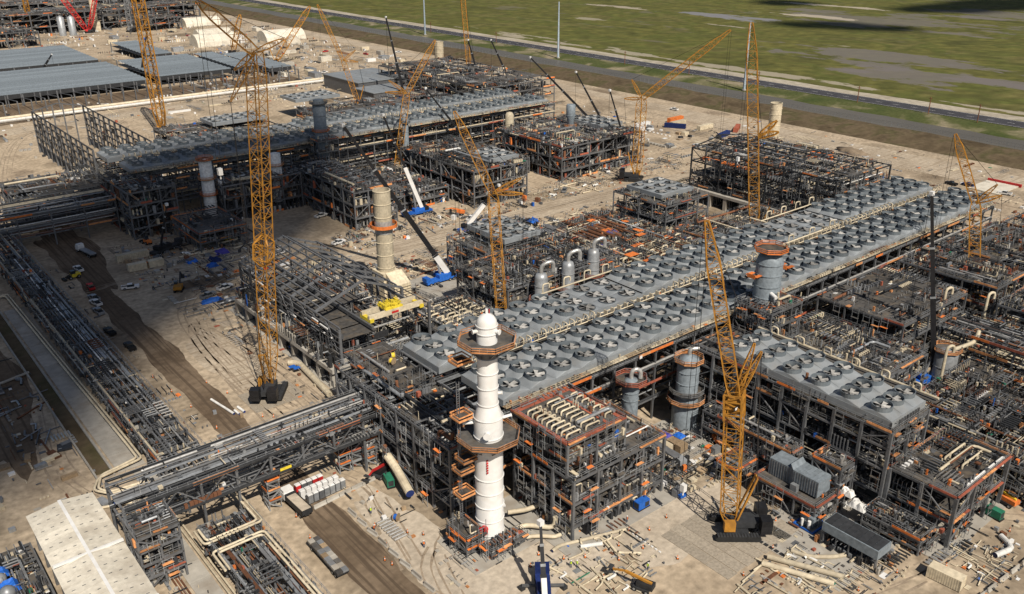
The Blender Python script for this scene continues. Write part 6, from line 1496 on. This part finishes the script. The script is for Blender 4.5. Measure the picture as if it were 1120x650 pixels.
mb = MB()
t = T('covered_walkway', 'long dark-roofed walkway below the fan rack', 'canopy', (138, 112, 0))
bx(t, 'roof', 'steel', 134.4, 107.6, 2.9, 136.6, 118, 3.1)
for y in (108, 111.3, 114.6, 117.6):
    for x in (134.6, 136.4): bx(t, 'post', 'steel', x-.08, y-.08, 0, x+.08, y+.08, 2.9)
for i in range(4): mb = MB().box(140, 110.6+i*2.0, .1, 142.6, 112.3+i*2.0, 2.1); thing1(mb, 'crate', 'timber', ['nearest timber crate', 'second timber crate', 'third timber crate', 'farthest timber crate'][i]+' of the row below the fan rack', 'crate', (141.3, 111.5+i*2, .1))
mb = MB().box(137.6, 112.2, 0, 139.2, 117, 2.4); thing1(mb, 'site_box', 'cream', 'cream box cabin beside the dark-roofed walkway', 'cabin', (138.4, 114.6, 0))
HUE = {'timber': 'timber', 'galv': 'silver', 'cream': 'cream', 'blue': 'blue', 'steel': 'grey', 'white': 'white', 'orange': 'orange', 'concrete': 'pale grey', 'rust': 'rusty', 'steel_dark': 'dark', 'tent': 'off-white'}
R = random.Random(91); BOXK = ['timber', 'galv', 'cream', 'blue', 'steel', 'white', 'orange', 'concrete', 'rust', 'steel_dark']
def boxes(x0, x1, y0, y1, n, seed, lab, w=(5, 5, 5, 1, 5, 3, 1, 5, 3, 4), s=(.6, 2.2), hmax=2.0):
    R = random.Random(seed)
    for _ in range(n):
        k = R.choices(BOXK, w)[0]; o = inst(cube(k), 'crate', None, (0, 0, 0)); a, b, h = R.uniform(*s), R.uniform(*s), R.uniform(.4, hmax)
        o.location = (R.uniform(x0, x1), R.uniform(y0, y1), h/2); o.scale = (a, b, h); o.rotation_euler = (0, 0, R.choice((0, pi/2))+R.uniform(-.3, .3)); tag(o, ('large ' if a*b > 2.4 else 'small ')+('low ' if h < .9 else 'tall ')+HUE[k]+' '+lab, 'crate', lab[:60])
boxes(127, 150, 99, 108, 26, 1, 'crate among the junk behind the front crane')
boxes(82, 118, 296, 335, 26, 2, 'box lying in the shaded left yard')
boxes(150, 250, 276, 294, 30, 3, 'box along the far edge of the service road')
boxes(200, 290, 244, 258, 26, 4, 'box along the near edge of the service road')
boxes(345, 390, 300, 350, 26, 5, 'box left of the container group', s=(1, 4))
boxes(74, 92, 124, 150, 12, 6, 'box on the sand by the rack tower', s=(.4, 1.0), hmax=1.1)
boxes(166, 178, 46, 56, 8, 7, 'box on the sand at the bottom right corner', s=(.5, 1.4), hmax=1)
boxes(60, 70, 176, 214, 6, 8, 'box beside the haul road', s=(.5, 1.2), hmax=1)
boxes(14, 32, 176, 206, 14, 9, 'box above the white roof', s=(1, 4), hmax=1)

# ------------------------------------------------------------------ fine litter on the ground (uncountable)
def litter(name, rects, seed, w=MIXW, big=1.0):
    R = random.Random(seed); mb = MB()
    for (x0, x1, y0, y1, n, h) in rects: fittings(mb, R, x0, x1, y0, y1, .02, n, h, w, big)
    o = build(mb, name, MIX, None, 'stuff'); tag(o, 'loose scraps, offcuts and small material scattered over the site', 'debris'); return o
LW = [8, 7, 10, 16, 8, 8, 7, 2.2, 5, 4, 2, 1.2, .5, 14]
litter('site_debris', [(126, 153, 98, 122, 420, 1.0), (88, 112, 86, 104, 90, .25), (113, 136, 60, 76, 70, .25), (147, 168, 42, 56, 110, .3), (74, 96, 106, 124, 50, .3), (72, 86, 124, 165, 60, .4), (128, 154, 56, 96, 200, .7), (178, 232, 44, 90, 500, 1.5), (222, 300, 30, 66, 500, 1.5), (175, 330, 118, 125, 260, 2),
                       (126, 150, 160, 262, 420, 1.2), (146, 205, 238, 262, 420, 1.0), (200, 345, 236, 262, 600, 1.0), (150, 345, 276, 298, 800, 1.0), (80, 132, 286, 338, 460, .9), (98, 160, 256, 292, 170, .6), (84, 98, 176, 262, 150, .8), (54, 61, 170, 330, 90, .5), (18, 34, 176, 290, 120, .5), (24, 45, 100, 150, 120, .6)], 71, LW)
litter('far_debris', [(-60, 98, 376, 440, 240, 1.6), (98, 230, 392, 436, 320, 1.8), (90, 330, 500, 640, 420, 1.6), (325, 400, 260, 440, 420, 1.4), (330, 430, 560, 900, 900, 2.2), (230, 330, 560, 880, 900, 2.2), (345, 400, 120, 250, 260, 1.2), (400, 450, 120, 330, 160, .8), (80, 130, 256, 288, 160, .8), (180, 330, 900, 1300, 900, 3), (330, 440, 900, 1300, 500, 3), (130, 330, 392, 440, 300, 2)], 72, [6, 6, 10, 12, 8, 6, 5, 1.5, 22, 3, 1.5, 1.4, .4, 14], 2.0)
litter('marsh_edge_debris', [(545, 548, 100, 900, 60, .5)], 73, [1, 1, 0, 0, 0, 1, 1, 0, 0, 0, 0, 0, 0, 3])

# ------------------------------------------------------------------ the distance: long sheds, tents, older trains, poles
def long_shed(label, x0, x1, y0, y1, z0, z1, n, cols=10, gap=.5):

    t = T('long_shed', label, 'shed', ((x0+x1)/2, (y0+y1)/2, 0))
    dy = (y1-y0)/n
    for i in range(n):
        za = z0+(z1-z0)*i/n; mb = MB(); a, b = y0+i*dy, y0+(i+1)*dy-dy*gap
        mb.v += [(x0, a, za), (x1, a, za), (x1, b, za+.35), (x0, b, za+.35), (x0, a, za-.35), (x1, a, za-.35), (x1, b, za+.0), (x0, b, za+.0)]
        mb.f += [(0, 1, 2, 3), (7, 6, 5, 4), (0, 4, 5, 1), (1, 5, 6, 2), (2, 6, 7, 3), (3, 7, 4, 0)]; mb.m += [0]*6
        build(mb, 'roof_strip', 'slate', t)
    bx(t, 'fascia', 'steel_dark', x0, y0-.3, z0-3.2, x1, y0, z0-.4); bx(t, 'ceiling', 'steel_dark', x0+.5, y0+.5, z0-2.6, x1-.5, y1-.5, z0-2.4)
    for x in lin(x0, x1, cols):
        bx(t, 'column', 'steel', x-.4, y0-6.4, 0, x+.4, y0-5.6, z0); bx(t, 'column', 'steel', x-.4, y1-.8, 0, x+.4, y1, z1)
    return t
long_shed('long slatted blue-grey shed roof, lower one at the left edge', 40, 207, 664, 764, 7, 8, 13, 16)
long_shed('long slatted blue-grey shed roof, upper one at the left edge', 60, 208, 786, 890, 7, 8, 13, 14)
long_shed('slatted shed roof just right of the tall orange crane', 216, 272, 672, 765, 7, 8, 12, 6)
long_shed('small slatted shed roof between two bays in the distance', 277, 293, 676, 762, 7, 8, 12, 3)
long_shed('dark slatted roof at the right end of the sheds', 297, 316, 660, 752, 6, 7, 12, 3, .45)
long_shed('slatted shed roof behind the orange crane boom', 246, 268, 786, 880, 7, 8, 12, 3)
t = T('bare_portal_row', 'row of bare portal columns before the long sheds', 'building frame', (180, 640, 0))
for x in lin(98, 306, 26):
    for y in (628, 655): bx(t, 'column', 'steel', x-.35, y-.35, 0, x+.35, y+.35, 8)
    bm(t, 'rafter', 'steel', (x, 628, 8), (x, 660, 5), .4)
mb = MB(); mb.box(90, 622, .01, 310, 664, .03); struct(mb, 'shed_floor', 'haul')
for (y, k, lab) in ((612, 'cream', 'long cream pipeline in front of the sheds'), (604, 'whitewrap', 'long white pipeline in front of the sheds')):
    mb = MB().tube((60, y, 1.6), (330, y+2, 1.6), .9, 8); thing1(mb, 'pipeline', k, lab, 'pipe', (195, y, 1.6))
far_module('process_module', 'distant dark older train at the top left', 'steel module', lin(150, 400, 14), lin(1060, 1130, 4), [7, 14, 20], 501, dens=.03, big=3, w=MIXD, npipe=0, col=1.2, orange=.15)
far_module('process_module', 'distant second dark train along the top edge', 'steel module', lin(200, 440, 12), lin(1190, 1260, 4), [7, 14, 20], 502, dens=.03, big=3, npipe=0, col=1.2)
far_module('process_module', 'distant dark module at the left of the red crane', 'steel module', lin(150, 205, 4), lin(960, 1010, 3), [7, 14], 503, dens=.05, big=2.6, npipe=0, col=1)
far_module('process_module', 'distant dark module right of the grey crane', 'steel module', lin(318, 360, 3), lin(1010, 1050, 3), [7, 13], 504, dens=.06, big=2.6, npipe=0, col=1)
stack('slim distant cream stack behind the red crane', 282, 1050, 36, 3.0)
vessel('silver_drum', 'left one of two distant silver tanks by the red crane', 243, 1030, [(3.5, 0), (3.5, 18), (.1, 20)], 'galv'); vessel('silver_drum', 'distant silver tank nearest the red crane', 252, 1026, [(3.5, 0), (3.5, 18), (.1, 20)], 'galv')
def tent(label, x, y, L, w, h, rz=0.0):
    t = T('storage_tent', label, 'tent', (x, y, 0), 'storage tents', rz); n = 8; c_, s_ = cos(rz), sin(rz)
    for b in range(5):
        mb = MB(); a0, a1 = -L/2+b*L/5, -L/2+(b+1)*L/5-.1
        for i in range(n+1): q = pi*i/n; mb.v += [(a0, -w/2*cos(q), h*sin(q)), (a1, -w/2*cos(q), h*sin(q))]
        for i in range(n): mb.f.append((2*i, 2*i+1, 2*i+3, 2*i+2)); mb.m.append(0)
        o = bpy.data.objects.new('canopy_bay', mb.mesh('bay', ['tent'])); COL.objects.link(o); o.parent = t
    for e in (-1, 1):
        mb = MB(); mb.v += [(e*L/2, -w/2*cos(pi*i/n), h*sin(pi*i/n)) for i in range(n+1)]; mb.f.append(tuple(range(n+1))); mb.m.append(0)
        o = bpy.data.objects.new('end_wall', mb.mesh('end', ['tent'])); COL.objects.link(o); o.parent = t
for a in (('large white storage tent in front of the tent group', 335, 860, 40, 22, 11), ('white storage tent behind the large front one', 352, 905, 34, 20, 10), ('white storage tent beside the berm at the right of the tents', 402, 855, 42, 24, 10), ('small white tent right of the others', 398, 822, 22, 14, 7, 1.2), ('far white tent near the top edge', 388, 1030, 40, 22, 9)): tent(*a)
RB = random.Random(61)
for i in range(46):
    k = RB.choice(['white', 'white', 'tent', 'cream', 'galv', 'concrete']); o = inst(cube(k), 'site_cabin', None, (0, 0, 0)); a, b, h = RB.uniform(4, 14), RB.uniform(3, 7), RB.uniform(2.5, 4)
    o.location = (RB.uniform(255, 430), RB.uniform(600, 1000), h/2); o.scale = (a, b, h); o.rotation_euler = (0, 0, RB.choice((0, pi/2))); tag(o, ('long ' if a > 9 else 'short ')+('wide ' if b > 5 else 'narrow ')+HUE[k]+' cabin in the distant camp '+('near the tents' if o.location.y > 800 else 'beyond the flat grey roofs'), 'cabin', 'cabins of the distant camp')
CARK = [PK['white'], PK['black'], PK['galv'], PK['red']]
for i in range(26): place(RB.choice(CARK), 'pickup_truck', 'tiny parked vehicle in the distant camp', 'pickup truck', RB.uniform(330, 445), RB.uniform(620, 1000), RB.uniform(0, 6), group='vehicles of the distant camp')
# transmission monopoles by the canal, small road posts and the fence on the berm
for x, y, h, lab in ((530, 586, 46, 'pale steel transmission pole in the middle of the top edge'), (532, 793, 60, 'pale transmission pole left of the others'), (528, 388, 46, 'pale leaning-looking transmission pole near the upright yellow crane')):
    t = T('transmission_pole', lab, 'pole', (x, y, 0)); build(MB().path([(x, y, -1), (x, y, h)], 1.0, 10, 0, .45), 'shaft', 'polemetal', t, smooth=True); build(MB().lathe(x, y, [(1.5, -.5), (1.5, .4)], 12), 'footing', 'concrete', t)
for i, y in enumerate((232, 262, 310, 388, 452, 520, 600, 690, 800)):
    t = T('utility_pole', ORD[i]+' thin utility pole from the right edge beside the highway', 'pole', (544, y, 0), 'utility poles beside the highway')
    build(MB().tube((544, y, -.3), (544, y, 11), .28, 6), 'shaft', 'rust', t); build(MB().beam((544, y-1.4, 10), (544, y+1.4, 10), .22), 'crossarm', 'rust', t)
t = T('chain_fence', 'wire fence along the top of the earth berm', 'fence', (486, 500, 3))
for seg in range(16):
    y0 = 150+seg*50; mb = MB()
    for y in range(y0, y0+50, 4): mb.box(485.9, y-.06, 2.4, 486.05, y+.06, 5.2)
    build(mb, 'post_run', 'galv', t)
    for z in (3.6, 4.4, 5.1): bx(t, 'rail', 'steel', 485.94, y0, z, 486.0, y0+50, z+.07)
ragged('sand_pad', 'gravelroad', 427, 250, 16, 110, .012, 75, 60, .3)
t = T('stacked_panel', 'flat pale panel with dark red edge near the right road', 'panel', (415, 163, 0)); bx(t, 'panel', 'tent', 405, 157, .1, 424, 171, .5); bx(t, 'edge_beam', 'red', 424, 156, .1, 425, 171, 1.4)
t = T('flat_platform', 'pale flat platform behind the end of the fan banks', 'platform', (338, 166, 0)); bx(t, 'top', 'tent', 328, 158, 9, 348, 176, 10)
for x in (329, 347):
    for y in (159, 175): bx(t, 'leg', 'steel', x-.3, y-.3, 0, x+.3, y+.3, 9)
for i, (x, y, rx, ry) in enumerate(((386, 296, 6, 4), (424, 240, 5, 9), (70, 560, 22, 9), (120, 566, 9, 5))):
    mb = MB().blob(x, y, 0, rx, ry, 2.2, random.Random(i), n=14); thing1(mb, 'soil_heap', 'soil_pile', ['heap of spoil near the dark frame building', 'long spoil heap beside the perimeter road', 'large spoil heap before the bare frame', 'small spoil heap before the bare frame'][i], 'soil heap', (x, y, 0), smooth=True)

t = T('header_line', 'cream header pipe with small hoops along the back of the small fan roof', 'pipe', (170, 92, 21))
pipe(t, [(170.3, 69, 22.2), (170.3, 114, 22.2)], .28, 'cream')
for i in range(6): pipe(t, [(170.3, 73+i*7.1, 22.2), (170.3, 73+i*7.1, 23.9), (170.3, 74.8+i*7.1, 23.9), (170.3, 74.8+i*7.1, 22.2)], .2, 'cream', 8, 'hoop', 2.5)
bx(t, 'walkway', 'grating', 169.4, 69, 21.3, 171.4, 114, 21.4)
for i, (x, y, z, h) in enumerate(((206, 84, 0, 17), (245, 92, 0, 18), (232, 98, 17, 4), (262, 64, 9, 8))):
    mb = MB().path(fillet([(x, y, z), (x, y, z+h), (x+2.4, y-.6, z+h), (x+2.4, y-.6, z+h-2)], .9), .38, 9); thing1(mb, 'riser_pipe', 'cream', ['tall cream riser beside the flat equipment deck', 'tall cream riser by the right-hand crane', 'cream riser on the grating-roofed module', 'cream riser at the right picture edge'][i], 'pipe', (x, y, z), smooth=True)
for i, (x0, x1, y, z) in enumerate(((264, 300, 63, 18.4), (264, 300, 61.4, 18.4))):
    mb = MB().path(fillet([(x0, y, z-4), (x0, y, z), (x1, y, z), (x1, y-8, z)], 1.2), .5, 9); thing1(mb, 'cross_pipe', 'whitewrap', ['upper of two white pipes at the right edge', 'lower of two white pipes at the right edge'][i], 'pipe', (x0, y, z), smooth=True)
